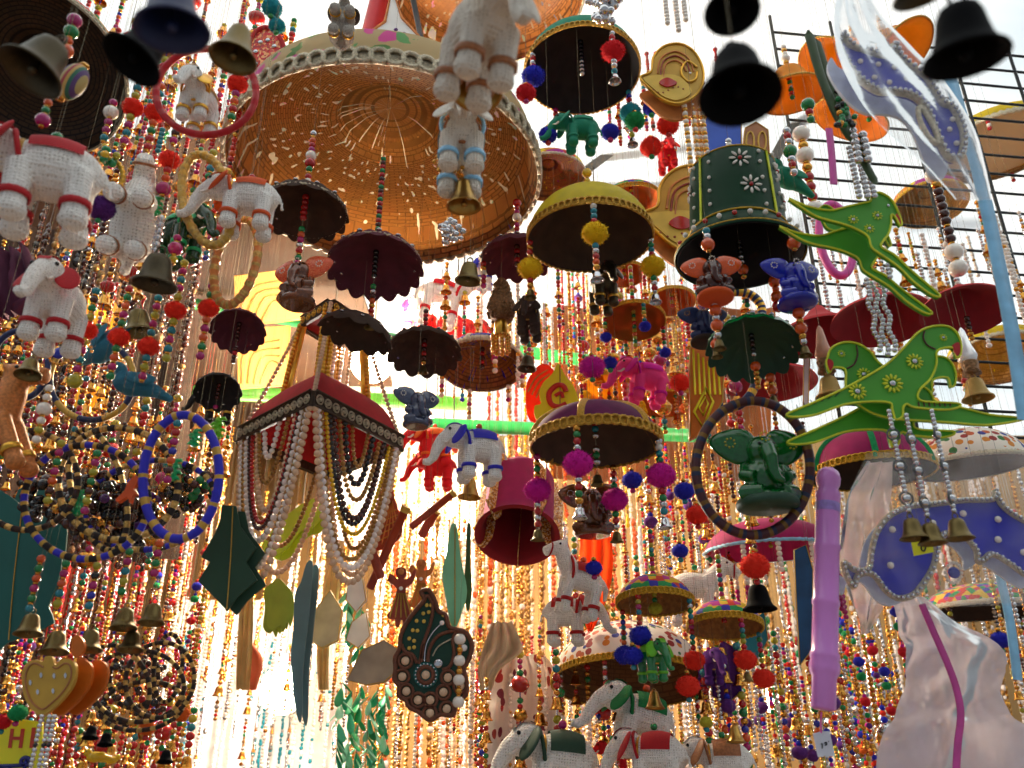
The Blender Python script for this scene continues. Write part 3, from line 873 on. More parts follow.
def cer_body(mb):
    mb.sphere((0, 0, .34), (.27, .24, .26), 24, 16)                 # belly
    mb.sphere((0, -.03, .68), (.21, .20, .21), 20, 14)              # head
    mb.tube([(0, -.2, .68), (0, -.29, .52), (0, -.30, .36), (.05, -.31, .24), (.12, -.30, .22)], [.11, .09, .075, .06, .05], 12)
    for s_ in (-1, 1):
        mb.tube([(s_ * .22, 0, .48), (s_ * .30, -.1, .34), (s_ * .2, -.22, .3)], [.09, .08, .075], 10)
        mb.tube([(s_ * .12, 0, .16), (s_ * .3, -.12, .12), (s_ * .12, -.26, .11)], [.13, .11, .09], 10)
    mb.lathe([(.001, .12), (.3, .12), (.34, .06), (.34, 0), (.3, -.03), (.001, -.03)], 24)
def ceramic(label, px, py, wpx, d, col, ear=None, yaw=0, base=None, group=None, gems='w', hang=True, parent=None):
    """squat glazed elephant with spread ears, seen from the front"""
    S = wpx * d / FPX / 1.25
    c = W(px, py, d)
    root = thing('ceramic_elephant', label, 'elephant', c, group)
    q = Matrix.Rotation(R(yaw), 3, 'Z')
    off = Vector((0, 0, -.48 * S))
    b = part('body', blob('cer_body', cer_body, .02, 4), col, root, off, S, q)
    for s_ in (-1, 1):
        e = part('ear', cached('cear', lambda: MB().sphere((.24, 0, 0), (.30, .07, .23), 18, 12, fn=lambda v: Vector((v.x, v.y, v.z * (1 - .35 * v.x)))).mesh('ear')), ear or col, b, (s_ * .12, -.02, .72), (s_, 1, 1), (0, R(-14 * s_), R(10 * s_)))
        part('eye', m_dot(), 'eye_black', b, (s_ * .09, -.215, .73), .022)
        for i in range(8):
            a = i * PI / 4
            part('gem', m_dot(), 'bead_' + gems, e, (.28 + .06 * math.cos(a), -.072, .06 * math.sin(a)), .014)
    if base: part('base', cached('cbase', lambda: MB().lathe([(.001, .07), (.36, .07), (.38, .03), (.38, -.02), (.34, -.05), (.001, -.05)], 24).mesh('base')), base, b)
    for i in range(8):
        a = i * PI / 4
        part('gem', m_dot(), 'bead_' + gems, b, (.06 * math.cos(a), -.2, .83 + .06 * math.sin(a)), .014)
    if hang: to_roof(root, .42 * S)
    return root
# ================================================================== rings
def ring(name, label, cx, cy, rx, ry, d, tube, mats, nstripe, yaw=0, roll=0, group=None, cat='bangle', rep=1, seg=96, lumps=0, hang=True, depth=0):
    """wrapped bangle: an ellipse in an upright plane, its binding striped in real segments"""
    F_ = Flat(name, label, cat, cx, cy, d, yaw, group)
    pts = []
    for i in range(seg):
        a = 2 * PI * i / seg
        x, y = rx * math.cos(a), ry * math.sin(a)
        cr, sr = math.cos(R(roll)), math.sin(R(roll))
        pts.append(F_.p(cx + x * cr - y * sr, cy + x * sr + y * cr, depth * math.cos(a)))
    k = len(mats)
    r_ = tube / 2 * d / FPX
    def bulge(i): return r_ * (1 + (lumps * (((i * nstripe * k) // seg) % 2)))
    o = part('hoop', MB().tube(pts, [bulge(i) for i in range(seg)], 10, closed=True, mifn=lambda i: ((i * nstripe * k) // seg) % k).mesh('hoop', k), mats, F_.root)
    tp = max(pts, key=lambda v: v.z)
    if hang: ROOF.append(cord(F_.root, tp.z, TOP - F_.A.z, tp.x, tp.y))
    return F_
# ================================================================== umbrellas, large to small
umbrella('wicker_umbrella', 'biggest wicker umbrella with flowered cloth top and silver lace edge', 385, 178, 306, 1.3, .61, 'floral_cloth', 'cane_brown', .62, 'hat',
         trim=('loops', 'silver_braid'), trim_h=.09)
umbrella('wicker_umbrella', 'dark brown wicker umbrella above the white toy elephant in red blanket', 32, 72, 176, .95, .88, 'multi_cloth', 'cane_dark', .5, 'hat', roll=12, trim=('loops', 'silver_braid'), trim_h=.06)
umbrella('wicker_umbrella', 'orange brown wicker umbrella behind the red roof pole', 486, -8, 196, 1.85, .72, 'floral_cloth', 'cane_orange', .5, 'hat', trim=('band', 'silver_braid'))
umbrella('wicker_umbrella', 'smaller wicker umbrella pierced with light holes, tucked beside the big wicker one', 549, 178, 74, 1.55, .62, 'multi_cloth', 'cane_orange', .5, 'hat', trim=('band', 'silver_braid'))
umbrella('cloth_umbrella', 'teal green topped umbrella with yellow braid and black inside', 582, 72, 114, 1.35, .72, 'velvet_green', 'canvas_black', .8, trim=('loops', 'gold_braid'), trim_h=.09,
         cords=['srs&rss.t?', 'tbrs&tsrsy?', 'mrsrs', 'srsr&b'], phi0=-64, center='5k4s', bead=3.0)
umbrella('cloth_umbrella', 'bright yellow umbrella with yellow pompoms and gold scalloped braid', 590, 239, 124, 1.12, .54, 'silk_yellow', 'lining_brown', .85, trim=('loops', 'gold_braid'), trim_h=.11,
         cords=['wttr&xtsrod?', 'sgtr&xgsr,?', '', 'rdrd&xrd!'], phi0=-92, bead=3.3, above='wWx.X')
umbrella('cloth_umbrella', 'purple velvet umbrella with gold straps and magenta pompoms', 596, 446, 130, 1.08, .34, 'velvet_purple', 'lining_brown', .66, trim=('loops', 'gold_braid'), trim_h=.13, ribs=(6, 'gold_braid'),
         cords=['dgrs&msrgd?', 'swtg&mrgst?', 'drsg&mgrs!', 'mdgd&msrsr!'], phi0=-112, center='kkrts_sgs_!', bead=3.8)
umbrella('cloth_umbrella', 'brown scalloped mini umbrella with silver edge hanging inside the big wicker umbrella', 304, 212, 84, .98, .62, 'canvas_brown', 'canvas_brown', .55, scallop=14, mirrors=12, trim=('band', 'silver_braid'), trim_h=.05,
         center='5r_gomsr.gmdr.mgs', bead=3.6, above='mswr.gRWmro.s')
umbrella('cloth_umbrella', 'wine purple scalloped umbrella with mirror dots below the big wicker one', 375, 266, 92, 1.02, .68, 'canvas_purple', 'canvas_purple', .5, scallop=16, mirrors=14, trim=('band', 'silver_braid'), trim_h=.04,
         center='6k_gsnodro!', bead=3.2, above='grnrgnrgrnrgrngrnrgrng')
umbrella('cloth_umbrella', 'dark plum scalloped umbrella beside the yellow umbrella', 517, 258, 70, 1.25, .6, 'canvas_purple', 'canvas_purple', .5, scallop=14, mirrors=12, cords=['', '', 'rdwmrm'], center='nrnrn', bead=3, above='mrmrm.WmrR')
umbrella('cloth_umbrella', 'dark scalloped umbrella shadowed in front of the glowing bulb', 424, 352, 72, 1.15, .62, 'canvas_brown', 'canvas_brown', .5, scallop=14, mirrors=12, center='nrnrnd!', bead=2.8, above='nrnrnrn')
umbrella('cloth_umbrella', 'limp grey brown umbrella just over the pavilion ridge', 356, 334, 72, 1.0, .4, 'canvas_brown', 'canvas_brown', .55, scallop=12, mirrors=10, roll=14, bead=2.8)
umbrella('cloth_umbrella', 'blackish plum scalloped umbrella left of the pavilion under a blue bead', 238, 331, 52, 1.05, .8, 'canvas_purple', 'canvas_purple', .6, scallop=14, mirrors=10, center='5n_nrnn', bead=2.6, above='B')
umbrella('cloth_umbrella', 'little black scalloped umbrella low beside the green rail and blue bangle', 218, 392, 44, 1.05, .8, 'canvas_black', 'canvas_black', .7, scallop=12, mirrors=8, center='4n_m', bead=2.6)
umbrella('cloth_umbrella', 'blue topped umbrella with white lace and wicker inside, edged with pearl swags', 482, 366, 84, 1.55, .62, 'velvet_blue', 'cane_orange', .6, trim=('band', 'silver_braid'), trim_h=.12, ribs=(6, 'silver_braid'), cords=['wdwmwdw', 'wdwmwd', 'wdwm', 'wdwmwdw', 'wdwmdw', 'wdwmw'], bead=2.8, center='nrnrn')
umbrella('cloth_umbrella', 'small orange lined umbrella with purple top and gold braid', 634, 322, 62, 1.3, .62, 'patchwork', 'lining_orange', .5, trim=('loops', 'yellow_braid'), trim_h=.12,
         cords=['tgydt(b', 'rgorgs(b', 'ogyr', 'rgyo(b'], center='ygyrgyoygy', bead=2.4, phi0=-80, above='yryrgyryrgyry')
umbrella('cloth_umbrella', 'small orange lined umbrella peeping out behind the bell of the yellow umbrella', 672, 302, 46, 1.7, .6, 'mirror_print', 'lining_orange', .5, trim=('loops', 'yellow_braid'), trim_h=.14, center='yryr', bead=2.4)
umbrella('cloth_umbrella', 'small patch topped umbrella above the orange one', 624, 275, 44, 1.75, .55, 'multi_cloth', 'lining_orange', .55, trim=('loops', 'yellow_braid'), trim_h=.14, center='yryr', bead=2.4)
umbrella('cloth_umbrella', 'tiny orange lined umbrella over the purple umbrella', 612, 388, 62, 1.65, .45, 'silk_yellow', 'lining_orange', .5, trim=('loops', 'yellow_braid'), trim_h=.12, cords=['rgy(o', 'yr(x', 'gry(m', 'rr(x'], bead=2.4)
umbrella('cloth_umbrella', 'tiny brown lined umbrella behind the orange pompom', 668, 404, 62, 1.75, .42, 'mirror_print', 'lining_orange', .5, trim=('loops', 'yellow_braid'), trim_h=.12, cords=['rgy(o', 'yr(x', 'gry(b', 'rr(x'], bead=2.4)
umbrella('cloth_umbrella', 'multicoloured dome behind the right rim of the yellow umbrella', 632, 200, 56, 1.7, .5, 'patchwork', 'lining_orange', .6, trim=('loops', 'yellow_braid'), trim_h=.14, bead=2.4, center='ryry')
umbrella('cloth_umbrella', 'patchwork umbrella with yellow braid and blue pompoms', 655, 604, 76, 1.18, .30, 'patchwork', 'lining_tan', .75, trim=('loops', 'yellow_braid'), trim_h=.15,
         cords=['rymtor&b', 'tsgtr', '', 'rgbtrgo&b'], phi0=-125, center='kkryg(y', bead=2.9, above='mymrgtyrmg')
umbrella('cloth_umbrella', 'patchwork umbrella with orange red pompoms beside the pewter bell', 725, 628, 74, 1.2, .30, 'patchwork', 'lining_tan', .72, trim=('loops', 'yellow_braid'), trim_h=.15,
         cords=['rmtgyr&c!', 'tgmrgyr&c', '', 'mrtgr&c'], phi0=-78, center='kkmr', bead=2.9, above='ymgrtmyrgyr')
umbrella('cloth_umbrella', 'broad umbrella with woven patch print over the toy elephants', 630, 684, 156, 1.42, .30, 'kilim', 'cane_olive', .75, trim=('loops', 'yellow_braid'), trim_h=.07,
         cords=['srsGrsr', 'rsrsrs', 'sss', 'srsrs', 'gsrsgs', 'ssrs', 'srbs', 'srsr'], phi0=-160, bead=2.7)
umbrella('cloth_umbrella', 'dark green scalloped umbrella with mirror eyes under the green bell basket', 753, 348, 88, .92, .70, 'bead_g', 'leaf_dark', .5, scallop=16, mirrors=14, cords=['', '', 'OdO!', '', 'sO!'], phi0=-90, center='kknks_Odddd', bead=3.0, above='gsOs_gk')
# cloth bells on the right
RB = 'red velvet cloth bell umbrellas'
for lab, x, y, w, d, a, b in (('red velvet cone umbrella hanging right of the flying green parrot', 965, 312, 84, 1.15, .60, 'wswdw_dW.W'),
                        ('wide red velvet cone umbrella just behind the silver chains of the parrots', 882, 322, 98, 1.25, .52, 'dwd'),
                        ('red velvet umbrella over the pink glass drop and gold bell', 822, 338, 90, 1.45, .46, 'dwd'),
                        ('dark red velvet umbrella low behind the dark green scalloped one', 772, 385, 88, 1.65, .42, 'dwd')):
    umbrella('velvet_umbrella', lab, x, y, w, d, a, 'velvet_red', 'velvet_maroon', .8, 'cone', center='_____nnn.dd', bead=3.0, above=b, group=None)
for lab, x, y, w, d, a, r_ in (('orange silk cloth bell hanging left of the dark green leaf sticks', 792, 95, 66, 1.5, .55, 0),
                         ('large orange silk cloth bell behind the dark green leaf sticks', 834, 72, 80, 1.6, .8, 40),
                         ('orange silk cloth bell behind the plastic bagged blue paisley', 905, 50, 66, 1.6, .7, -30),
                         ('orange silk cloth bell lowest behind the leaf sticks', 850, 120, 74, 1.77, .6, 30)):
    umbrella('silk_bell', lab, x, y, w, d, a, 'silk_orange', 'lining_orange', .95, 'bell', roll=r_, trim=('band', 'gold_braid'), trim_h=.05, center='sgrgsgrg', bead=2.8, above='wdWwdw')
umbrella('wicker_hat', 'tan wicker hat with a bright yellow top behind the wire grid', 1000, 148, 118, 2.5, .5, 'silk_yellow', 'cane_tan', .5, 'hat', trim=('band', 'silver_braid'), cords=['rwrwr', 'rwrw', 'rwr', 'rwrw', 'wrwrw', 'rwr'], bead=2.2)
umbrella('wicker_hat', 'round tan wicker hat behind the grid above the right red cone umbrella', 930, 205, 70, 2.5, .62, 'multi_cloth', 'cane_tan', .5, 'hat', trim=('band', 'yellow_braid'))
umbrella('wicker_hat', 'tan wicker hat cut by the photo edge below the red cones', 1000, 360, 96, 2.4, .5, 'silk_yellow', 'cane_tan', .5, 'hat', trim=('band', 'silver_braid'), cords=['rwr', 'wrw', 'rwr', 'wrw'], bead=2.2)
umbrella('cloth_umbrella', 'pink and green striped umbrella behind the chains of the parrot pair', 872, 474, 118, 1.3, .26, 'velvet_magenta', 'lining_dark', .75, trim=('loops', 'yellow_braid'), trim_h=.10, ribs=(6, 'felt_g'), cords=['drdrdrd', 'drdrdr', 'drdrd', 'drdr'], bead=2.6)
umbrella('cloth_umbrella', 'white umbrella embroidered in purple behind the clear plastic bag', 968, 468, 112, 1.48, .2, 'kilim', 'lining_brown', .7, trim=('band', 'silver_braid'))
umbrella('cloth_umbrella', 'umbrella with purple embroidery at the bottom right behind the white plastic', 985, 612, 120, 1.6, .14, 'patchwork', 'lining_dark', .45, trim=('band', 'silver_braid'), cords=['nynyn&b', 'nyn', 'nyny&b', 'nyn'], phi0=-60, bead=2.6)
umbrella('velvet_canopy', 'large magenta drum canopy with maroon underside and gold sequin stripe', 517, 536, 86, 1.34, .70, 'velvet_magenta', 'velvet_maroon', 2.0, 'drum', roll=4, ribs=(5, 'sequin_gold', .26), cat='canopy')
umbrella('cloth_umbrella', 'magenta umbrella fringed with silver and pink beads behind the pewter bell', 770, 552, 128, 1.5, .16, 'velvet_magenta', 'velvet_magenta', .5, trim=('band', 'ribbon_blue'), trim_h=.04,
         cords=['7w6m', '6m4w3m', '5w9m', '9w', '6w5m4w5m', '5w', '6w8m', '8w', '4w12m', '5w', '8w4m', '6w'], bead=2.8)

# the big green bell-shaped basket with painted flowers
def green_basket():
    px, py, d = 740, 258, .95
    w = 128; Rr = w / 2 * d / FPX
    c = W(px, py, d); rot = tilt_rot(px, py, .52, 2)
    root = thing('bell_basket', 'large glossy green bell basket painted with white flowers', 'hanging bell', c)
    H = Rr * 1.72
    prof = [(Rr, 0), (Rr * 1.01, H * .02), (Rr * .86, H * .13), (Rr * .76, H * .22), (Rr * .745, H * .30), (Rr * .72, H * .6), (Rr * .69, H * .93), (Rr * .62, H * .985), (Rr * .3, H), (.001, H)]
    sh = part('shade', MB().lathe(prof, 64), 'glaze_deep', root, rot=rot)
    part('lining', MB().lathe([(max(.001, r * .955), z - (0 if i == 0 else H * .02)) for i, (r, z) in enumerate(prof)], 64), 'canvas_black', sh)
    for zz, rr, t in ((.235, .765, .016), (.03, 1.0, .013), (.96, .67, .014)):
        part('gold_line', MB().tube([(Rr * rr * math.cos(a * PI / 32), Rr * rr * math.sin(a * PI / 32), H * zz) for a in range(64)], Rr * t, 6, closed=True), 'yellow_braid', sh)
    inv = rot.inverted()
    toward = math.degrees(math.atan2(-c.y, -c.x))
    def wall(az, z):
        a = R(toward + az); r_ = Rr * (.765 - .07 * (z - .22) / .75) if z > .22 else Rr * (.78 + (.22 - z) * 1.0)
        return Vector((r_ * math.cos(a), r_ * math.sin(a), H * z)), a
    for az, z, k in ((12, .80, .17), (22, .50, .17), (75, .8, .15), (85, .5, .15), (-75, .7, .15), (150, .6, .15), (-140, .6, .15)):
        p_, a = wall(az, z)
        fl = MB()
        for i in range(8):
            t = i * PI / 4
            fl.sphere((math.cos(t) * Rr * k * .68, math.sin(t) * Rr * k * .68, 0), (Rr * k * .34, Rr * k * .13, Rr * .02), 8, 5, rot=Matrix.Rotation(t, 3, 'Z'))
        f = part('flower_decal', fl, 'felt_w', sh, p_, 1, Matrix.Rotation(a, 3, 'Z') @ Matrix.Rotation(PI / 2, 3, 'Y'))
        part('flower_heart', m_dot(), 'bead_r', f, (0, 0, 0), Rr * k * .2)
    for az in (-42, 52, 140, -130):
        pts = [wall(az, .24 + .7 * i / 8)[0] * 1.004 for i in range(9)]
        part('gold_line', MB().tube(pts, Rr * .02, 6), 'yellow_line', sh)
        for k_ in (-14, 14):
            for z in (.3, .45, .6, .78, .9):
                p_, a = wall(az + k_, z + (k_ > 0) * .06)
                part('white_dot', m_dot(), 'felt_w', sh, p_, Rr * .03)
    for i in range(26):
        p_, a = wall(i * 360 / 26, .12)
        part('white_dot', m_dot(), 'felt_w' if i % 3 else 'bead_r', sh, p_ * 1.06, Rr * .04)
    tp = rot @ Vector((0, 0, H))
    u = d / FPX
    zz = tp.z
    for ch in 'odyYws': 
        s_ = u * (5.5 if ch == 'Y' else 3.5); part('bead', m_bead(), 'bead_' + ch.lower(), root, (tp.x, tp.y, zz + s_ * .85), s_); zz += s_ * 1.7
    ROOF.append(cord(root, tp.z, TOP - c.z, tp.x, tp.y))
    return root, c, rot, Rr
green_basket()
# the elephants hung round the green basket's rim
ceramic('orange eared red glazed elephant at the left rim of the green bell basket', 713, 278, 60, .86, 'glaze_n', 'glaze_o', -8, 'cloth_o')
ceramic('cobalt blue glazed elephant at the right rim of the green bell basket', 794, 282, 64, .86, 'glaze_b', None, 12, 'glaze_b')
ceramic('dark navy glazed elephant under the orange eared elephant', 704, 325, 50, 1.0, 'glaze_deepblue' if 'glaze_deepblue' in M else 'iron_blue', None, 0, 'lining_dark', gems='d')
def bead_drop(label, px, py, d, spec, br, group=None, name='bead_garland', cat='garland', up=0):
    c = W(px, py, d)
    root = thing(name, label, cat, c, group)
    strand(root, (0, 0, 0), spec, br * d / FPX)
    to_roof(root)
    return root
bead_drop('orange bead drop with a tiny bell below the orange eared elephant', 714, 300, .86, 'wOsO.s!', 3.6)
bead_drop('orange bead drop with a tiny bell below the cobalt elephant', 797, 303, .86, 'wOdOds!', 3.6)
bead_drop('orange and silver beads between the two basket elephants', 739, 240, 1.0, 'kkkss.Od', 3.2)
bead_drop('rust ball drop with an orange eyed disc beside the cobalt elephant', 771, 258, .98, '_n_OoOR', 3.6)
bead_drop('orange ball on turquoise thread at the left inside of the green basket', 706, 228, .88, 'tsO.', 4.0)
bead_drop('orange ball on turquoise thread at the right inside of the green basket', 792, 232, .88, 'wO.', 4.0)

# ================================================================== brass bells
def hung_bell(label, px, py, wpx, d, aspect=None, m_='brass_dull', roll=0, cone=False, group=None, top=''):
    c = W(px, py, d); r_ = wpx / 2 * d / FPX
    root = thing('brass_bell', label, 'bell', c, group)
    rot = tilt_rot(px, py, aspect, roll)
    part('bell_body', m_conebell() if cone else m_bell(), m_, root, (0, 0, 0), r_, rot)
    part('clapper', m_clapper(), m_, root, (0, 0, 0), r_, rot)
    part('loop', m_loop(), m_, root, (0, 0, 0), r_, rot)
    tp = rot @ Vector((0, 0, 1.8 * r_)); u = d / FPX; z = tp.z
    for ch in top:
        s_ = 3.5 * u * (1.6 if ch.isupper() else 1)
        part('bead', m_bead(), 'bead_' + ch.lower(), root, (tp.x, tp.y, z + s_ * .85), s_); z += s_ * 1.7
    ROOF.append(cord(root, tp.z, TOP - c.z, tp.x, tp.y))
    return root
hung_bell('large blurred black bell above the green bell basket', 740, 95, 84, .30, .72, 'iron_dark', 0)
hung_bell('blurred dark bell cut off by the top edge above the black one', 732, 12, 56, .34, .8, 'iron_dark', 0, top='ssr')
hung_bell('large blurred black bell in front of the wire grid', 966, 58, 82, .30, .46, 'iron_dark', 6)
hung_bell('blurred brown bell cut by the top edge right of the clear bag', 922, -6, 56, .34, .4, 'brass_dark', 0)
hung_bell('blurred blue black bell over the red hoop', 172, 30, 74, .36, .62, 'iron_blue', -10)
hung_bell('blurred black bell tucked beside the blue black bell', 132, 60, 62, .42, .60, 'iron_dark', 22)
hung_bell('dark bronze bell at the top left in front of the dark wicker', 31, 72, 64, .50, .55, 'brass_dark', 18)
hung_bell('olive bronze bell hanging right of the blue black bell', 233, 58, 48, .55, .62, 'brass_dull', 4, True)
hung_bell('old brass bell in front of the big wicker umbrella rim', 477, 92, 52, .60, .74, 'brass', 2, True)
hung_bell('bright brass bell dangling under the white knitted elephant', 464, 206, 36, .68, .5, 'brass', -2, True)
hung_bell('small white brass bell just above the old brass bell', 457, 62, 22, .75, .6, 'silver', -8, True, top='tmrg')
hung_bell('worn bronze bell hanging below the knotted silver tail at the left', 154, 285, 46, .72, .34, 'brass_dark', 0)
hung_bell('brown bell under the far rim of the big wicker umbrella', 468, 281, 28, 1.0, .4, 'brass_dull', 4)
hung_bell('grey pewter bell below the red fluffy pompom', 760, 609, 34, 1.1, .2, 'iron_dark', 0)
hung_bell('small gold bell just under the elephant with royal blue straps', 469, 497, 24, 1.2, .3, 'brass', 4, True)
hung_bell('gold bell hanging under the broad woven umbrella', 655, 708, 20, 1.1, .15, 'brass', 0, True)
hung_bell('gold bell near the white paper slip at the bottom', 736, 742, 20, 1.1, .12, 'brass', 0, True)
hung_bell('bronze bell behind the red pompoms below the worn bell', 140, 332, 34, .95, .4, 'brass_dull', -14)
hung_bell('small bronze bell beside the round blue jewel', 28, 375, 26, .8, .5, 'brass_dull', 0)
hung_bell('tiny dark bell on the green rail beside the yellow cutout', 527, 369, 20, 1.3, .4, 'brass_dark', 4)
for lab, x, y, w in (('pewter bell furthest out at the lower left edge', 28, 634, 28), ('pewter bell on the left above the gold strawberry', 54, 652, 29), ('pewter bell on the right above the gold strawberry', 88, 650, 28),
                     ('pewter bell over the bunch of brown bangles', 123, 628, 28), ('pewter bell right of the one over the brown bangles', 151, 623, 27), ('pewter bell hanging into the brown bangles', 130, 650, 26),
                     ('tiny pewter bell beneath the brown bangles', 90, 738, 16), ('tiny pewter bell beneath the brown bangles beside the yellow ducks', 105, 745, 16), ('tiny pewter bell furthest down under the brown bangles', 165, 762, 16)):
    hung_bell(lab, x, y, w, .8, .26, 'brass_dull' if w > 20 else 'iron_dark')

# ================================================================== toys
toy('ele', 'large white knitted elephant with red blanket and green button at the left edge', 30, 168, 128, .62, 205, -4, group=None, cloth='velvet_red', band='gold_braid')
toy('ele', 'white stuffed elephant facing front with red straps below the red blanketed one', 54, 296, 92, .72, -84, 0, cloth='velvet_red', band='velvet_red', blanket=False)
toy('ele', 'small white knitted elephant with gold bands inside the red hoop', 197, 94, 62, .78, -92, 0, cloth='gold', band='gold')
toy('ele', 'white knitted elephant passing through the gold bangle', 238, 197, 76, .80, 188, 0, cloth='cloth_o', band='gold')
toy('horse', 'white knitted horse hanging nose up with brown stripes', 134, 208, 110, .80, -70, 62, cloth='wood_tan', band='wood_tan', blanket=False)
toy('ele', 'white knitted elephant with copper bands under the old brass bell', 462, 134, 92, .68, -84, 4, cloth='ribbon_blue', band='wood_tan', body='knit_cream', ears='knit_cream')
toy('ele', 'blurred cream elephant at the top edge above the old brass bell', 490, 20, 130, .50, -62, -16, cloth='wood_tan', band='wood_tan', body='knit_cream', blanket=False, ears='knit_cream')
toy('ele', 'small grey toy with brown head hanging near the red pole', 343, 24, 50, .98, -80, 70, body='knit_grey', cloth='canvas_brown', band='gold', blanket=False)
toy('ele', 'white elephant with royal blue straps, a small gold bell beneath it', 470, 446, 66, 1.08, 200, 0, cloth='velvet_blue', band='velvet_blue')
toy('horse', 'white stuffed horse with red straps, upper of the pair near the scarlet cloth', 572, 578, 66, 1.2, 200, 14, cloth='cloth_r', band='cloth_r')
toy('ele', 'white stuffed elephant with red straps, lower of the pair near the scarlet cloth', 574, 612, 58, 1.25, -10, 0, cloth='cloth_r', band='cloth_r')
toy('ele', 'white elephant with dark green blanket at the bottom beside the flowered cloth', 548, 756, 92, 1.2, 186, 6, cloth='leaf_dark', band='gold')
toy('ele', 'white elephant with green straps holding its trunk up under the broad umbrella', 632, 712, 80, 1.25, 190, 16, cloth='cloth_g', band='leaf_dark')
toy('ele', 'white elephant with red and gold straps at the bottom centre', 645, 754, 76, 1.15, 160, 0, cloth='velvet_red', band='gold')
toy('ele', 'white elephant with tan head cloth beside the gold bell at the bottom', 714, 760, 70, 1.15, 170, 0, cloth='wood_tan', band='gold')
toy('horse', 'white horse with red bridle between the patchwork umbrellas', 704, 590, 66, 1.4, -10, -6, cloth='cloth_r', band='cloth_r', blanket=False)
toy('ele', 'dark green sequin elephant behind the knotted silver tail', 188, 228, 66, .92, -30, 0, body='sequin_dark', cloth='fern_green', band='gold')
toy('ele', 'dark green velvet elephant with lime cloth under the patchwork umbrella', 655, 655, 46, 1.1, -70, 0, body='bead_g', cloth='paint_l', band='gold')
toy('ele', 'blackish elephant hanging right of the bangle tangle', 214, 400, 40, 1.1, 200, 0, body='canvas_black', cloth='canvas_black', band='gold', blanket=False)
toy('ele', 'hot pink elephant under the small orange umbrella', 640, 376, 54, 1.35, 190, 6, body='felt_p', cloth='felt_m', band='gold')
toy('horse', 'red and white striped toy horse under the far rim of the big wicker', 452, 298, 60, 1.8, 10, -10, body='knit_white', cloth='felt_r', band='felt_r')
toy('ele', 'red toy elephant sitting behind the blue topped umbrella', 442, 330, 52, 1.95, 170, 0, body='felt_r', cloth='felt_c', band='knit_white')
toy('ele', 'red toy elephant nearer the gold pear drop', 470, 332, 46, 2.08, 20, 0, body='felt_r', cloth='felt_c', band='knit_white')
toy('ele', 'white and pink toy by the wine purple umbrella', 414, 312, 40, 2.4, -80, 0, body='knit_white', cloth='felt_p', band='felt_p')
toy('ele', 'white toy with blue trim beside the brown bell', 484, 268, 34, 1.62, -90, 0, body='knit_white', cloth='felt_b', band='felt_b')
toy('ele', 'red elephant nearest the slate blue glazed elephant at the pavilion corner', 428, 440, 48, 1.7, 200, 0, body='felt_r', cloth='felt_o', band='gold')
toy('ele', 'scarlet elephant hung lowest at the pavilion corner', 432, 466, 44, 1.7, 180, 0, body='felt_r', cloth='felt_r', band='gold')
toy('ele', 'orange elephant between the two red ones at the pavilion corner', 444, 446, 44, 1.85, 10, 0, body='felt_o', cloth='felt_o', band='gold')
toy('ele', 'red felt elephant among silver garlands at the bottom centre', 610, 752, 34, 1.4, 180, 0, body='felt_r', cloth='felt_r', band='gold')
toy('ele', 'purple felt elephant under the right patchwork umbrella', 712, 662, 40, 1.3, -80, 0, body='felt_v', cloth='felt_v', band='gold')
toy('ele', 'ruby red toy elephant below the yellow peacock cutout', 668, 152, 34, 1.6, -90, 0, body='felt_r', cloth='felt_c', band='gold')
toy('ele', 'dark bronze elephant under the yellow umbrella', 605, 282, 50, 1.18, -80, 0, body='brass_dark', cloth='canvas_brown', band='gold', blanket=False, ears='brass_dark')
toy('ele', 'dark bronze elephant left of the magenta pompom', 528, 314, 44, 1.15, -100, 0, body='canvas_brown', cloth='canvas_brown', band='brass', blanket=True, ears='canvas_brown')
toy('ele', 'teal green toy elephant under the teal umbrella', 574, 128, 48, 1.2, 186, 0, body='velvet_green', cloth='velvet_green', band='silver')
# glazed elephants
ceramic('brown glazed elephant under the small brown scalloped umbrella', 300, 282, 66, .94, 'glaze_brown', 'sequin_red', -18, None, gems='w')
ceramic('slate blue glazed elephant by the glare at the pavilion corner', 417, 408, 50, .95, 'glaze_slate', None, 30, None)
ceramic('brown glazed elephant under the purple umbrella', 592, 510, 66, 1.15, 'glaze_brown', None, 0, None, gems='s')
# round hoop with the green elephant
ring('display_hoop', 'large hoop wrapped in maroon navy and gold around the green glazed elephant', 753, 468, 57, 67, .82, 10, ['hoop_maroon', 'hoop_maroon', 'hoop_navy', 'hoop_gold'], 24, seg=192, cat='hoop')
ceramic('bright green glazed elephant inside the maroon wrapped hoop', 763, 468, 100, .82, 'glaze_bottle', None, 4, 'leaf_dark', gems='y')
# ================================================================== beaded strands on the left
def gar(label, x, y, d, spec, br=4.2, group=None, name='bead_garland'):
    return bead_drop(label, x, y, d, spec, br, group, name)
gar('bead strand with one red pompom hanging furthest left below the white strapped elephant', 97, 288, .84, 't.n.g.y.*cy.m.t.m.Y')
gar('bead strand with a red pompom crossing before the level blue knitted bird', 130, 286, .84, 'r.g.o.m.g.*cg.o.m.g')
gar('bead strand with a red pompom just past the level blue knitted bird', 159, 295, .84, 't.m.y.m.t.*ct.y.m.')
gar('bead strand with a flat red pompom under the worn bronze bell', 185, 260, .84, 'y.m.t.m.y.*cy.t.m.t.y')
gar('bead strand with a round red pompom nearest the blackish umbrella', 217, 258, .84, 'm.g.o.m.g.*co.m.o.g.m')
gar('bead strand with purple and green beads left of the striped cloth ball', 76, 16, .70, 'M.G.o.O.')
gar('bead strand from the bottom of the striped cloth ball to the red blanketed elephant', 49, 100, .62, 'o.g.M.')
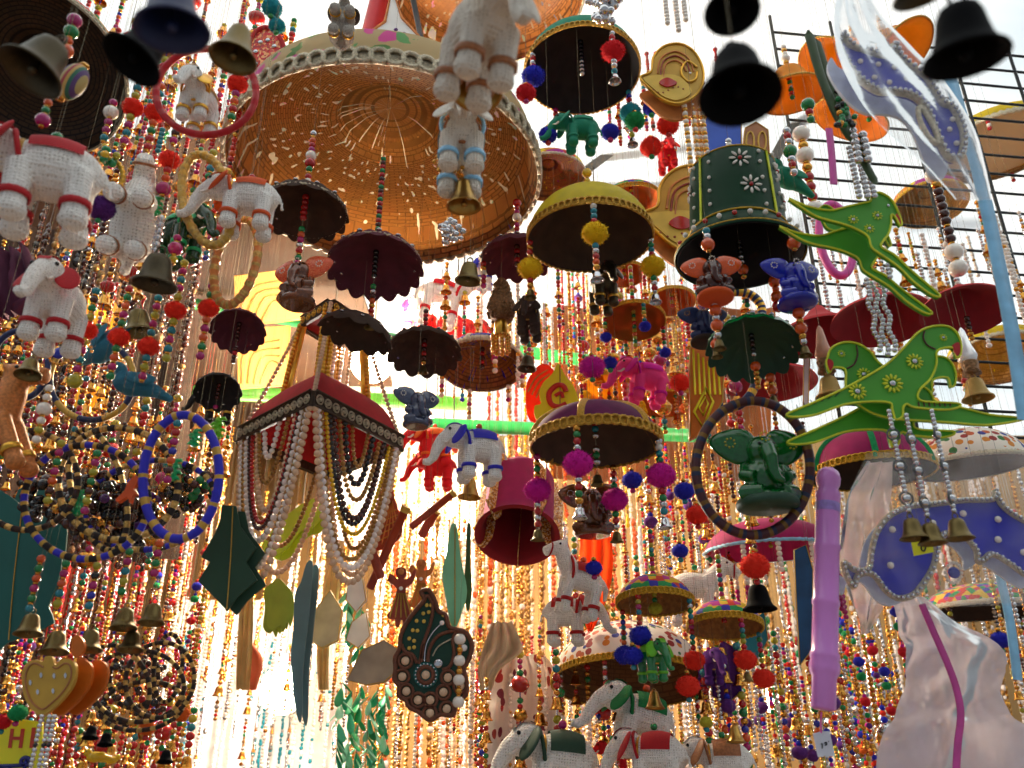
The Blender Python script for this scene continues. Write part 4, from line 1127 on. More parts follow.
gar('bead strand with red pompom left of the red hoop', 140, 78, .88, 'm.t.y.*cy.m.t.m.')
gar('bead strand with red pompom crossing the red hoop edge', 162, 84, .88, 'o.t._*co.g.r.r.')
gar('white ball strand beside the dark wicker', 114, 100, .86, 'm.W.m.m.t.')
gar('bead strand with red pompom inside the red hoop', 240, 70, .90, 'y.*cm.o.r.g.')
gar('bead strand with wide red pompom under the red hoop', 176, 130, .86, 'n.m._*cr.o.M.')
gar('pale blue bead strand left of the red hoop', 163, 128, .92, '6t', 3)
gar('bead strand falling past the gold bangle', 214, 150, .92, 'y.g.t.g.n.r.')
gar('knotted silver bead tail above the worn bronze bell', 162, 216, .80, '9s', 4.4, name='bead_tail')
gar('short bead strand from the gold bangle with a magenta ball', 178, 235, .86, 'm.M.y.')
for lab, x, y, sp in (('bead strand ending above the outermost pewter bell', 42, 555, 'o.g.o.m.g.t'), ('bead strand ending over the gold strawberry leaf', 67, 560, 'g.m.o.t.y.'),
                      ('bead strand ending at the pewter bell beside the strawberry', 98, 562, 'y.k.m.b.t.'), ('bead strand with a blue ball over the brown bangles', 130, 548, 'g.m.t.y.g.'),
                      ('bead strand with a green ball over the brown bangles', 160, 540, 'o.m.g.m.'), ('bead strand inside the bangle tangle on the left', 62, 440, 'y.m.g.m.o.n.y.'),
                      ('bead strand inside the bangle tangle in the middle', 98, 450, 'g.m.y.g.n.y.m'), ('bead strand inside the blue bangle', 178, 420, 't.r.m.b.o.n.m.'),
                      ('pearl strand left of the bangle tangle', 50, 385, 'w.w.W.w.y.w')):
    gar(lab, x, y, .80, sp)
def clump(label, px, py, d, r, cols, n, bs, name='bead_cluster', flat=1.):
    """a tight bunch of beads tied round one cord"""
    c = W(px, py, d); root = thing(name, label, 'bead cluster', c); u = d / FPX
    q = random.Random(px * 7 + py)
    for i in range(n):
        v = Vector((q.gauss(0, 1), q.gauss(0, 1), q.gauss(0, 1))).normalized() * r * u * (q.random() ** .35)
        v.z *= flat
        part('bead', m_bead(), 'bead_' + q.choice(cols), root, v, bs * u * q.uniform(.8, 1.15), (q.uniform(0, 3), q.uniform(0, 3), 0))
    to_roof(root)
    return root
clump('tight gold bead cluster beside the bright brass bell', 452, 168, .7, 19, 'd', 70, 2.6, flat=1.4)
clump('silver pearl cluster under the big wicker umbrella', 451, 232, 1.0, 13, 's', 40, 3.2)
clump('string of grey pearl balls at the top edge near the blue pole', 596, 8, 1.2, 14, 's', 14, 5, flat=1.7)
clump('second bunch of grey pearl balls next to the blue pole', 612, 6, 1.2, 12, 's', 12, 5, flat=1.7)
clump('gold and green bead bunch left of the knitted horse', 110, 158, .8, 12, 'yxg', 14, 4)
clump('plum and dark bead bunch inside the bangle tangle', 104, 505, .95, 40, 'nkkvdnk', 100, 6)
clump('second dark bead bunch left in the bangle tangle', 52, 500, .97, 26, 'nkkdn', 60, 5.4)
clump('third dark bead bunch low in the bangle tangle', 140, 520, .97, 26, 'knkvd', 60, 5.4)
clump('dark glass bead bunch inside the blue bangle', 186, 490, .95, 28, 'kkngd', 70, 4.6)
clump('brown bead bunch deep in the bunch of brown bangles', 138, 690, .95, 36, 'nndkr', 90, 3.6)
# striped cloth ball
def ball():
    c = W(72, 82, .66); root = thing('cloth_ball', 'oval cloth ball wound in striped thread before the dark wicker', 'ball', c)
    u = .66 / FPX
    part('wrapped_body', MB().sphere((0, 0, 0), (13 * u, 13 * u, 22 * u), 24, 16), 'wrapped_ball', root, rot=Matrix.Rotation(.35, 3, 'Y'))
    for z in (22, -22): part('cap', m_ring_bead(), 'bead_d', root, (-.35 * 0 + (z * .34) * u, 0, z * .94 * u), 5 * u)
    to_roof(root, 22 * u)
ball()
def pompon(label, px, py, rpx, d, k, flat=.84):
    c = W(px, py, d); root = thing('pompom_drop', label, 'pompom', c); u = d / FPX
    part('pompom', m_pompom(rnd.randrange(3)), 'felt_' + k, root, (0, 0, 0), (rpx * u, rpx * u, rpx * u * flat))
    part('bead', m_bead(), 'bead_d', root, (0, 0, rpx * u), 2.6 * u); part('bead', m_bead(), 'bead_' + rnd.choice('rgtm'), root, (0, 0, -rpx * u), 3 * u)
    to_roof(root, rpx * u)
for a in (('purple pompom with coloured ends right of the red blanketed elephant', 101, 208, 15, .75, 'v'), ('blue pompom at the right of the yellow peacock cutout', 651, 108, 9, 1.35, 'b'),
          ('dark green pompom beside the blue one under the teal umbrella', 635, 121, 11, 1.3, 'g'), ('orange red pompom below the yellow peacock cutout', 668, 125, 12, 1.4, 'c'),
          ('lower orange red pompom below the yellow peacock cutout', 651, 147, 12, 1.42, 'c'), ('orange red pompom right of the pearl strings of the yellow peacock', 703, 119, 9, 1.45, 'c'), ('maroon pompom left of the teal umbrella', 526, 93, 11, 1.1, 'r'),
          ('navy blue pompom under the teal umbrella', 548, 135, 10, 1.2, 'b'), ('royal blue felt drop right of the teal elephant', 610, 132, 10, 1.3, 'b'), ('hot magenta pompom above the purple umbrella', 592, 367, 14, 1.15, 'm'),
          ('blue pompom next to the hot magenta one', 610, 363, 8, 1.3, 'b'), ('bright orange fluffy pompom left of the hoop top', 680, 383, 11, 1.25, 'c'), ('navy pompom right of the purple umbrella strings', 684, 491, 11, 1.15, 'b'),
          ('orange red pompom left of the maroon hoop', 697, 515, 12, 1.2, 'c'), ('navy pompom behind the purple umbrella', 632, 480, 11, 1.3, 'b'), ('navy pompom under the gold bell of the purple umbrella', 680, 551, 9, 1.25, 'b'),
          ('orange red fluffy pompom above the pewter bell', 755, 566, 16, 1.1, 'c'), ('orange red pompom in front of the broad umbrella', 688, 686, 13, 1.1, 'c'), ('blue pompom before the broad umbrella', 633, 656, 11, 1.1, 'b'),
          ('navy pompom by the scarlet cloth', 594, 568, 9, 1.15, 'b'), ('green ball at the yellow painted sign', 18, 713, 10, .95, 'g'), ('red pompom at the left edge above the sign', 3, 722, 9, .95, 'r'),
          ('orange pompom under the brown bangles', 147, 728, 9, .95, 'o'), ('tan pompom right of the orange one under the bangles', 181, 714, 9, 1.0, 'o'), ('mustard ball beneath the broad umbrella', 706, 722, 7, 1.1, 'y'),
          ('royal blue pompom at the right of the white plastic', 1000, 640, 10, 1.3, 'b')):
    pompon(*a)
# ================================================================== bangles
ring('bangle', 'red hoop around the small white elephant at the upper left', 206, 92, 50, 43, .78, 7, ['paint_r', 'velvet_red'], 20)
ring('bangle', 'gold twisted bangle worn by the white knitted elephant', 207, 200, 24, 46, .80, 8, ['frame_gold', 'straw_gold'], 26, roll=-12, lumps=.2)
ring('bangle', 'copper gold twisted bangle below the white elephant', 236, 262, 20, 44, .82, 8, ['fig_orange', 'frame_gold'], 26, roll=14, lumps=.2)
ring('bangle', 'bright blue ribbon bangle bound with gold, the broadest of the tangle', 181, 477, 38, 62, .78, 9, ['velvet_blue', 'velvet_blue', 'velvet_blue', 'straw_gold'], 14, roll=4)
ring('bangle', 'blue gold and black bangle, the biggest ring of the tangle', 86, 502, 62, 57, .80, 7, ['velvet_blue', 'straw_gold', 'canvas_black', 'straw_gold'], 16)
ring('bangle', 'black and gold bangle behind the biggest ring', 118, 484, 60, 56, .86, 7, ['canvas_black', 'frame_gold'], 26, roll=10)
ring('bangle', 'black and gold bangle cut by the left edge', 26, 480, 52, 50, .86, 6, ['canvas_black', 'frame_gold', 'canvas_brown'], 22)
ring('bangle', 'upright narrow black gold bangle in the middle of the tangle', 98, 490, 26, 62, .90, 6, ['canvas_black', 'frame_gold'], 24, roll=-14)
ring('bangle', 'dark bangle tilted across the lower tangle', 150, 505, 66, 44, .92, 6, ['canvas_black', 'frame_gold', 'velvet_blue'], 22, roll=-10)
ring('bangle', 'navy hoop arching above the bangle tangle', 92, 380, 42, 40, 1.0, 6, ['iron_blue', 'straw_gold'], 5)
ring('bangle', 'navy hoop at the left edge beside the carved horse', 20, 365, 28, 34, 1.0, 6, ['iron_blue', 'iron_blue'], 5)
for i, (lab, x, y, rx, ry, ro) in enumerate((('brown bangle, outermost right of the brown bunch', 160, 680, 34, 38, 20), ('brown bangle, widest of the brown bunch', 138, 686, 46, 36, 0), ('brown bangle leaning left in the brown bunch', 118, 684, 30, 40, -22),
                                 ('brown bangle turned nearly edge on in the brown bunch', 168, 668, 14, 34, 6), ('brown bangle, lowest of the brown bunch', 142, 706, 42, 24, -8), ('brown bangle, innermost of the brown bunch', 134, 678, 24, 30, 10))):
    ring('bangle', lab, x, y, rx, ry, .84 + .02 * i, 4.5, ['canvas_brown', 'canvas_black', 'frame_gold'], 18, roll=ro)
ring('lace_ring', 'round gold lace ring with bead centre near the knitted horse', 108, 176, 15, 17, .80, 6, ['gold', 'gold'], 24, lumps=-.45, cat='ring')
ring('plastic_loop', 'pink plastic loop hanging behind the flying green parrot', 836, 240, 16, 36, 1.35, 8, ['ribbon_pink', 'ribbon_pink'], 4, roll=-10, cat='loop')
ring('wall_hoop', 'navy ring patterned with gold half hidden behind the dark green umbrella', 728, 368, 30, 40, 1.3, 9, ['iron_blue', 'iron_blue', 'gold'], 18, cat='hoop')
ring('wall_hoop', 'small navy ring with gold dots behind the orange eared elephant', 738, 312, 24, 20, 1.2, 9, ['iron_blue', 'gold'], 22, cat='hoop')
# round sequin disc with pompoms
def discs():
    F_ = Flat('sequin_disc', 'round red sequin disc by the thin red roof pipe', 'disc', 266, 58, 1.3)
    e = [(266 + 19 * math.cos(a * PI / 16), 58 + 30 * math.sin(a * PI / 16)) for a in range(32)]
    F_.board('disc', e, 'sequin_red', .008, smooth=0)
    F_.line('rim', e, 'velvet_red', .004, smooth=0)
    for i in range(9):
        a = i * 2 * PI / 9; F_.dot('mirror_stud', 266 + 11 * math.cos(a), 58 + 18 * math.sin(a), .004, 'silver')
    F_.hang(266, 28)
    pompon('teal pompom above the red sequin disc', 272, 8, 11, 1.2, 't'); pompon('dusty blue pompom touching the red sequin disc', 277, 26, 9, 1.2, 't')
    J = Flat('jewel_disc', 'round blue jewel ringed with gold beads under the front facing elephant', 'jewel', 60, 354, .78)
    u = .78 / FPX
    J.dot('jewel', 60, 354, 6.5 * u, 'glaze_b', .002, .6)
    for i in range(18):
        a = i * PI / 9; J.dot('gold_bead', 60 + 11 * math.cos(a), 354 + 11 * math.sin(a), 1.9 * u, 'bead_d', .001, 1)
    for i in range(16):
        a = PI + i * PI / 15; J.dot('gold_bead', 60 + 32 * math.cos(a), 352 + 26 * math.sin(a) * .8, 1.7 * u, 'bead_d', .001, 1)
    J.hang(60, 343)
discs()
# ================================================================== small birds, ducks and odd toys
def bird_body(mb):
    mb.sphere((0, 0, 0), (.30, .2, .2), 20, 14)
    mb.sphere((.28, 0, .16), (.15, .14, .14), 16, 12)
    mb.tube([(.38, 0, .15), (.5, 0, .1)], [.06, .008], 8)
    mb.tube([(-.2, 0, 0), (-.42, 0, -.02), (-.66, 0, -.08)], [.15, .10, .05], 10)
def bird(label, px, py, L, d, m_, beak='bead_o', yaw=0, pitch=0, name='knitted_bird', wing=None):
    S = L * d / FPX; c = W(px, py, d); root = thing(name, label, 'bird', c)
    q = Matrix.Rotation(R(yaw), 3, 'Z') @ Matrix.Rotation(R(-pitch), 3, 'Y')
    b = part('body', blob('bird_body', bird_body, .02), m_, root, (0, 0, 0), S, q)
    part('beak', cached('beak', lambda: MB().tube([(.40, 0, .15), (.52, 0, .11)], [.055, .006], 8).mesh('beak')), beak, b, (.015, 0, 0))
    for s_ in (-1, 1):
        part('wing', cached('wing', lambda: MB().sphere((-.12, 0, .02), (.24, .03, .11), 14, 8).mesh('wing')), wing or m_, b, (0, s_ * .19, .02), 1, (R(10 * s_), R(12), 0))
        part('eye', m_dot(), 'eye_black', b, (.33, s_ * .12, .2), .022)
    to_roof(root, .1 * S)
bird('blue knitted bird lying level among the red pompoms', 132, 384, 62, .9, 'knit_blue', yaw=200, pitch=10)
bird('blue knitted bird with its tail up behind the bead strands', 104, 348, 62, .95, 'knit_blue', yaw=160, pitch=-46)
bird('teal bird hanging between the green bell basket and the flying green parrot', 786, 178, 52, 1.2, 'velvet_green', yaw=200, pitch=20, beak='bead_g')
bird('small yellow duck under the brown bangles', 95, 757, 26, .95, 'glaze_x', 'bead_c', yaw=200, name='toy_duck')
bird('second yellow duck beside the green ball at the bottom', 112, 760, 18, 1.0, 'glaze_x', 'bead_c', yaw=20, name='toy_duck')
def spiky(label, px, py, h, d, m_):
    """soft rubber charm with stubby leaves"""
    c = W(px, py, d); S = h * d / FPX; root = thing('plastic_charm', label, 'charm', c)
    mb = MB(); mb.tube([(0, 0, .45), (0, 0, -.45)], [.10, .16], 8)
    for i in range(14):
        a = i * 2.4; z = .4 - i * .06
        mb.tube([(0, 0, z), (math.cos(a) * .22, math.sin(a) * .22, z + .03), (math.cos(a) * .32, math.sin(a) * .32, z - .06)], [.09, .08, .03], 7)
    part('leaves', mb, m_, root, (0, 0, 0), S)
    to_roof(root, .45 * S)
spiky('bright green leafy charm in the left of the bangle tangle', 78, 503, 28, .86, 'fern_green')
spiky('bright green leafy charm in the blue bangle', 174, 470, 24, .86, 'fern_green')
spiky('small green leafy charm at the top of the blue bangle', 195, 438, 20, .9, 'fern_green')
spiky('lime green leafy charm between the blue bangle and the pavilion', 218, 428, 24, .95, 'paint_l')
spiky('green ribbon bow by the knotted silver tail', 156, 206, 22, .84, 'fern_green')
def lizard():
    F_ = Flat('lizard_charm', 'orange lizard charm in the middle of the bangle tangle', 'charm', 128, 490, .80)
    F_.board('body', [(134, 476), (139, 478), (134, 488), (138, 494), (133, 495), (130, 503), (127, 497), (118, 502), (116, 499), (124, 491), (127, 484)], 'paint_o', .006)
    F_.hang(136, 477)
lizard()
toy('horse', 'carved orange brown horse head at the left edge', 0, 424, 110, .8, 0, 30, body='fig_orange', cloth='wood_tan', band='gold', blanket=False, name='carved_horse')

# ================================================================== parrots
def zz(pts, ox, oy, k): return [(ox + x / k, oy + y / k) for x, y in pts]
PA = zz([(50, 165), (150, 208), (280, 232), (380, 210), (480, 188), (512, 178), (522, 148), (560, 130), (620, 160), (662, 222), (690, 300), (680, 318), (655, 272), (632, 258), (630, 312), (614, 368), (588, 402), (575, 440),
         (650, 486), (720, 552), (800, 622), (908, 716), (860, 712), (760, 640), (680, 560), (605, 505), (560, 475), (518, 440), (498, 380), (430, 338), (350, 308), (210, 268), (105, 205)], 780, 170, 5.69)
def parrot_flying():
    d = .80
    F_ = Flat('wooden_parrot', 'green wooden parrot cut out flying up over the red cone umbrellas', 'parrot', 868, 232, d)
    F_.board('parrot_board', PA, 'parrot_green', .004)
    F_.line('yellow_edge', PA, 'yellow_line', .0011)
    for x, y in ((853, 220), (877, 216), (869, 229)): F_.flower(x, y, .0055, 9, 'yellow_line', 'silver')
    F_.dot('eye', 888, 206, .0016, 'silver'); F_.board('beak', [(896, 214), (901, 222), (900, 226), (896, 221)], 'paint_r', .002, .0015)
    B = [(x - 1 + (y - 230) * .06, y + 10 + (868 - x) * .06) for x, y in PA]
    F_.board('parrot_board', B, 'parrot_green', .004, -.022)
    F_.line('yellow_edge', B, 'yellow_line', .0011, -.021)
    C_ = zz([(300, 90), (330, 66), (370, 80), (410, 120), (440, 190), (400, 215), (350, 200), (320, 150)], 780, 170, 5.69)
    F_.board('parrot_board', C_, 'parrot_green', .004, -.04); F_.line('yellow_edge', C_, 'yellow_line', .0009, -.039)
    F_.hang(868, 203)
    u = d / FPX
    for i, (x, n) in enumerate(((880, 20), (888, 24), (896, 20), (872, 16))):
        q = F_.p(x, 262 + 4 * abs(i - 1)); strand(F_.root, q + Vector((0, -.004 + .006 * i, 0)), '%ds' % n, 2.6 * u)
    for x in (857, 865, 872):
        q = F_.p(x, 200); z = q.z
        for k in range(12):
            part('bead', m_bead(), 'bead_s', F_.root, (q.x, q.y - .006, z + k * 5.6 * u), 3.3 * u)
parrot_flying()
PB = zz([(30, 437), (150, 385), (280, 325), (400, 258), (462, 216), (520, 158), (580, 95), (640, 70), (700, 70), (738, 95), (758, 140), (756, 188), (738, 200), (722, 160), (660, 172), (655, 230), (630, 290), (588, 332), (577, 368), (610, 386),
         (740, 392), (750, 408), (690, 420), (565, 410), (532, 396), (516, 410), (512, 448), (484, 460), (470, 420), (458, 390), (370, 386), (270, 398), (150, 440), (60, 450)], 780, 310, 4.197)
PC = zz([(222, 172), (240, 130), (290, 107), (350, 112), (405, 145), (440, 190), (520, 250), (640, 300), (668, 330), (690, 360), (800, 385), (920, 414), (1040, 426), (1040, 440), (900, 458), (760, 448), (640, 440), (500, 430), (400, 400), (320, 340),
         (302, 296), (298, 222), (245, 214), (232, 235), (218, 200)], 780, 310, 4.197)
def parrot_pair():
    d = .78
    F_ = Flat('wooden_parrot', 'large pair of green wooden parrots facing apart on silver chains', 'parrot', 900, 390, d)
    F_.board('parrot_board', PB, 'parrot_green', .004); F_.line('yellow_edge', PB, 'yellow_line', .0011)
    F_.board('parrot_board', PC, 'parrot_green', .004, -.016); F_.line('yellow_edge', PC, 'yellow_line', .0011, -.015)
    D = [(x + 12, y + 15) for x, y in PB]
    F_.board('parrot_board', D, 'parrot_green', .004, -.034); F_.line('yellow_edge', D, 'yellow_line', .0011, -.033)
    for x, y, r_ in ((857, 392, .009), (892, 384, .0105), (914, 362, .0088)): F_.flower(x, y, r_, 12, 'yellow_line', 'silver', .0015)
    F_.flower(870, 368, .0075, 12, 'yellow_line', 'silver', -.0145)
    for x, y, o_ in ((943, 338, .001), (847, 347, -.0145)):
        e = F_.flower(x, y, .0042, 10, 'yellow_line', 'silver', o_)
    F_.board('beak', zz([(722, 150), (748, 140), (752, 180), (738, 196), (728, 178)], 780, 310, 4.197), 'paint_r', .002, .002)
    F_.board('beak', zz([(222, 180), (240, 186), (246, 205), (234, 230), (222, 205)], 780, 310, 4.197), 'paint_r', .002, -.0135)
    F_.line('collar_line', zz([(605, 90), (600, 120), (618, 150), (650, 166)], 780, 310, 4.197), 'canvas_purple', .0008, .001, False)
    F_.line('collar_line', zz([(345, 120), (350, 160), (335, 200), (305, 218)], 780, 310, 4.197), 'canvas_purple', .0008, -.0148, False)
    for i in range(7): F_.line('feather_mark', [(793 + i * 7, 412 - i * 2.6), (797 + i * 7, 408 - i * 2.6), (796 + i * 7, 405 - i * 2.4)], 'leaf_dark', .0005, .0006, False)
    for i in range(7): F_.line('wing_mark', [(918 + i * 5.2, 402.5), (919 + i * 5.2, 406.5)], 'canvas_purple', .0007, .0008, False, 0)
    F_.hang(889, 363)
    u = d / FPX
    # chains above and below, each one with little rings and a bell
    for x, y0, n in ((878, 352, 34), (886, 356, 36), (893, 352, 34)):
        q = F_.p(x, y0); 
        for k in range(n // 2): part('bead', m_bead(), 'bead_s', F_.root, (q.x + .002 * math.sin(k), q.y - .004, q.z + k * 4.9 * u), 2.9 * u)
    for i, (x, y0, sp) in enumerate(((883, 414, '14s'), (900, 418, '18s'), (925, 414, '16s'))):
        q = F_.p(x, y0); q = Vector((q.x, q.y - .012, q.z))
        z = q.z
        for k in range(3):
            z = strand(F_.root, (q.x, q.y, z), '5s', 2.5 * u)
            part('jump_ring', cached('jump', lambda: MB().tube([(math.cos(t * PI / 8), 0, math.sin(t * PI / 8)) for t in range(16)], .16, 6, closed=True).mesh('jump_ring')), 'steel_grey', F_.root, (q.x, q.y, z - 5 * u), 6 * u, (0, 0, .4 * i))
            part('bead', m_bead(), 'bead_s', F_.root, (q.x, q.y, z - 5 * u), 4.2 * u); z -= 10 * u
        z = strand(F_.root, (q.x, q.y, z), '2s', 2.5 * u)
        bell(F_.root, (q.x, q.y, z - 24 * u), 13 * u, 'brass_dull')
parrot_pair()
# the yellow tag caught between those bells
def ytag():
    F_ = Flat('price_sticker', 'scrap of yellow sticker between the bells under the parrot pair', 'sticker', 922, 546, .76)
    F_.board('sticker', [(911, 541), (932, 539), (934, 552), (914, 556)], 'sign_yellow', .0006, smooth=0)
    F_.line('mark', [(922, 543), (921, 549), (924, 551), (926, 545)], 'ink', .0007, .0006, False)
    F_.hang(922, 541)
ytag()
# dark green leaf sticks beside the bag
def sticks():
    F_ = Flat('leaf_stick', 'bundle of long dark green leaf sticks left of the bagged blue paisley', 'leaf ornament', 838, 100, .8)
    for i, (a, b, c_) in enumerate((((808, 30), (823, 82), (846, 128)), ((817, 34), (830, 72), (850, 118)), ((824, 60), (838, 100), (856, 132)), ((846, 78), (862, 130), (884, 172)))):
        q = spline([a, b, c_], 6, False)
        part('leaf', MB().tube([F_.p(x, y, -.006 * i) for x, y in q], [.001] + [.0052 - .0001 * k for k in range(len(q) - 2)] + [.002], 8, flat=.35), 'stick_green', F_.root)
    for i in range(34):
        part('bead', m_bead(), 'bead_' + 'gkgd'[i % 4], F_.root, F_.p(844 + rnd.uniform(-9, 9), 108 + rnd.uniform(-22, 24), .004), .003)
    F_.hang(815, 36)
sticks()
gar('thick silver bead rope beside the clear bag', 834, -10, .80, '20s', 4.2, name='silver_rope')
gar('second silver bead rope beside the clear bag', 841, -12, .81, '22s', 4.2, name='silver_rope')
gar('silver bead rope above the flying parrot', 852, 128, .80, '16s', 4.2, name='silver_rope')
gar('silver bead rope twisted above the flying parrot head', 862, 132, .80, '15s', 4.4, name='silver_rope')
gar('glass bead chain hanging on the wire grid', 884, 105, 1.5, '30w', 2.6, name='glass_chain')
gar('rose bead drop with a glass ball on the wire grid', 930, 160, 1.2, '_Wd5n.nn.W.W', 5)
gar('glass flower drop at the left edge of the wire grid', 800, 128, 1.3, 'W.dW.d.r.r.r.W', 5)
gar('green ball drop under the orange silk bells', 786, 128, 1.2, 'srs.Gsr.s', 4)
gar('green ball drop below the lowest orange silk bell', 807, 100, 1.2, 'Gr.g', 4)
# ================================================================== blue paisleys in plastic
def paisley(label, out, beads, cx, cy, d, yaw=0, extra=None, br=.0024, nb=1.0):
    F_ = Flat('paisley_ornament', label, 'paisley', cx, cy, d, yaw)
    F_.board('blue_board', out, 'velvet_indigo', .005); F_.line('silver_edge', out, 'silver_braid', .0032, .001)
    q = spline(out, 6)
    P = [F_.p(x, y, .003) for x, y in q]
    mb = MB(); acc = 0
    for a, b in zip(P, P[1:] + P[:1]):
        acc += (b - a).length
        if acc > .0042: mb.sphere(b + F_.n * .002, .0021, 6, 4); acc = 0
    part('edge_gems', mb, 'silver', F_.root)
    F_.board('backing', [(x - 3, y + 4) for x, y in out], 'polywhite', .003, -.02)
    for x, y in beads:
        F_.dot('pearl_stud', x, y, br, 'bead_w', .001, .8); 
    if extra:
        F_.board('blue_board', extra, 'velvet_indigo', .004, .004); F_.line('silver_edge', extra, 'silver_braid', .0024, .005)
    tp = max(out, key=lambda t: -t[1]); F_.hang(*tp)
    return F_
paisley('blue paisley with silver gems in a clear bag before the orange silk bell', [(839, 50), (842, 36), (850, 46), (864, 51), (880, 56), (890, 55), (894, 45), (899, 57), (907, 65), (918, 73), (926, 79), (934, 92), (942, 104), (951, 108), (958, 120), (963, 135), (962, 152), (955, 160), (945, 155), (936, 135), (928, 115), (920, 103), (910, 96), (895, 93), (880, 93), (866, 86), (852, 72)],
        [(860, 62), (878, 65), (894, 68), (874, 78), (889, 83), (906, 79), (925, 90), (952, 120), (949, 130), (956, 144)], 900, 95, .70, 0, [(916, 112), (922, 116), (932, 134), (935, 148), (925, 140), (917, 124)])
PB2 = zz([(40, 500), (100, 545), (175, 538), (190, 450), (220, 340), (290, 250), (400, 200), (500, 190), (580, 180), (700, 165), (850, 160), (860, 110), (890, 180), (940, 230), (1024, 280), (1130, 330), (1150, 470), (1110, 600), (1024, 570), (940, 510),
          (850, 460), (800, 490), (768, 500), (760, 440), (700, 370), (600, 345), (555, 390), (530, 520), (480, 610), (420, 680), (340, 700), (270, 660), (210, 580), (160, 562), (115, 580), (90, 640), (50, 560)], 836, 470, 5.447)
paisley('large blue paisley in a clear bag behind the bells of the parrot pair', PB2, zz([(305, 325), (295, 520), (525, 290), (672, 305), (690, 238), (880, 270), (880, 380), (1020, 450)], 836, 470, 5.447), 940, 540, .84, 0, None, .0036)
def drop_jewel():
    J = Flat('jewel_disc', 'small oval blue jewel ringed with pearls under the bagged paisley', 'jewel', 953, 572, .84); u = .84 / FPX
    J.dot('jewel', 953, 573, 6 * u, 'glaze_b', .002, .6)
    for i in range(16):
        a = i * PI / 8; J.dot('pearl', 953 + 8 * math.cos(a), 573 + 10 * math.sin(a), 1.8 * u, 'bead_w', .001, 1)
    J.hang(953, 563)
drop_jewel()
def sheet_rows(name, label, rows, d, m_, amp=.01, nu=26, sub=5, seed=0, off=0, folds=3, parent=None, cat='plastic bag'):
    """thin film or cloth hanging between the left and right edges of each row"""
    q = random.Random(seed)
    cx = sum(r_[0] + r_[1] for r_ in rows) / 2 / len(rows); cy = sum(r_[2] for r_ in rows) / len(rows)
    A = W(cx, cy, d); n = Vector((0, -1, 0))
    root = parent or thing(name, label, cat, A)
    base = A if parent is None else parent.location.copy()
    rr = spline([tuple(r_) for r_ in rows], sub, False)
    ph = [q.uniform(0, 6.3) for _ in range(8)]
    vs, fs = [], []
    for j, (x0, x1, y) in enumerate(rr):
        for i in range(nu + 1):
            t = i / nu; x = x0 + (x1 - x0) * t
            w = amp * (math.sin(t * folds * 6.28 + ph[0] + j * .05) * .6 + math.sin(t * folds * 13 + j * .3 + ph[1]) * .22 + math.sin(j * .7 + t * 9 + ph[2]) * .25 + q.uniform(-.10, .10))
            vs.append(on_plane(x, y, A, n) - base + n * (w + off))
    m1 = nu + 1
    for j in range(len(rr) - 1):
        for i in range(nu): fs.append((j * m1 + i, j * m1 + i + 1, (j + 1) * m1 + i + 1, (j + 1) * m1 + i))
    o = part('film' if 'bag' in cat else 'cloth', MB().add(vs, fs), m_, root)
    if parent is None:
        tp = vs[nu // 2]; ROOF.append(cord(root, tp.z, TOP - A.z, tp.x, tp.y))
    return root
bagA = sheet_rows('polythene_bag', 'clear plastic bag round the blue paisley with silver gems', [(836, 866, -6), (834, 882, 20), (835, 905, 44), (845, 936, 76), (862, 958, 104), (890, 974, 135), (925, 982, 165), (955, 990, 200)], .68, 'polythene', .0018, 8, seed=3)
sheet_rows('', '', [(840, 870, -6), (838, 886, 20), (840, 910, 44), (850, 940, 76), (868, 962, 104), (896, 978, 135), (930, 986, 165), (957, 992, 200)], .73, 'polythene', .0018, 8, seed=9, parent=bagA, cat='plastic bag')
bagB = sheet_rows('polythene_bag', 'large clear plastic bag round the bigger blue paisley at the right edge', [(868, 1040, 452), (856, 1040, 478), (846, 1040, 500), (842, 1040, 530), (842, 1040, 562), (848, 1040, 590), (862, 1040, 604)], .80, 'polythene', .004, 14, seed=5)
sheet_rows('', '', [(872, 1040, 452), (858, 1040, 480), (845, 1040, 520), (845, 1040, 570), (858, 1040, 606)], .90, 'polythene', .004, 14, seed=6, parent=bagB, cat='plastic bag')
sheet_rows('', '', [(866, 892, 462), (850, 890, 490), (842, 886, 520), (840, 880, 560), (846, 890, 590), (856, 880, 612), (862, 868, 634)], .87, 'polythene_pink', .005, 9, seed=8, parent=bagB, cat='plastic bag', folds=2)
bagC = sheet_rows('plastic_wrap', 'milky white plastic sheet with a magenta ribbon at the bottom right', [(893, 924, 596), (897, 956, 618), (900, 986, 634), (906, 1007, 650), (909, 1004, 672), (905, 1003, 695), (897, 1012, 715), (885, 1034, 735), (876, 1034, 785)], .86, 'polythene_white', .011, seed=12, folds=1.3)
def strip(name, label, pts, w, d, m_, cat, parent=None, off=0):
    cx, cy = pts[len(pts) // 2]
    F_ = Flat(name, label, cat, cx, cy, d) if parent is None else None
    A = W(cx, cy, d); n = Vector((0, -1, 0))
    q = spline(pts, 8, False)
    base = A if parent is None else parent.location
    P = [on_plane(x, y, A, n) - base for x, y in q]
    hw = w / 2 * d / FPX; vs, fs = [], []
    for i, p_ in enumerate(P):
        t = (P[min(i + 1, len(P) - 1)] - P[max(0, i - 1)]).normalized(); s_ = t.cross(n).normalized()
        vs += [p_ + s_ * hw, p_ - s_ * hw, p_ - s_ * hw - n * .0012, p_ + s_ * hw - n * .0012]
    for i in range(len(P) - 1):
        a = i * 4
        for k in range(4): fs.append((a + k, a + (k + 1) % 4, a + 4 + (k + 1) % 4, a + 4 + k))
    o = part('ribbon', MB().add(vs, fs), m_, parent or F_.root)
    if F_: F_.hang(*pts[0])
    return o
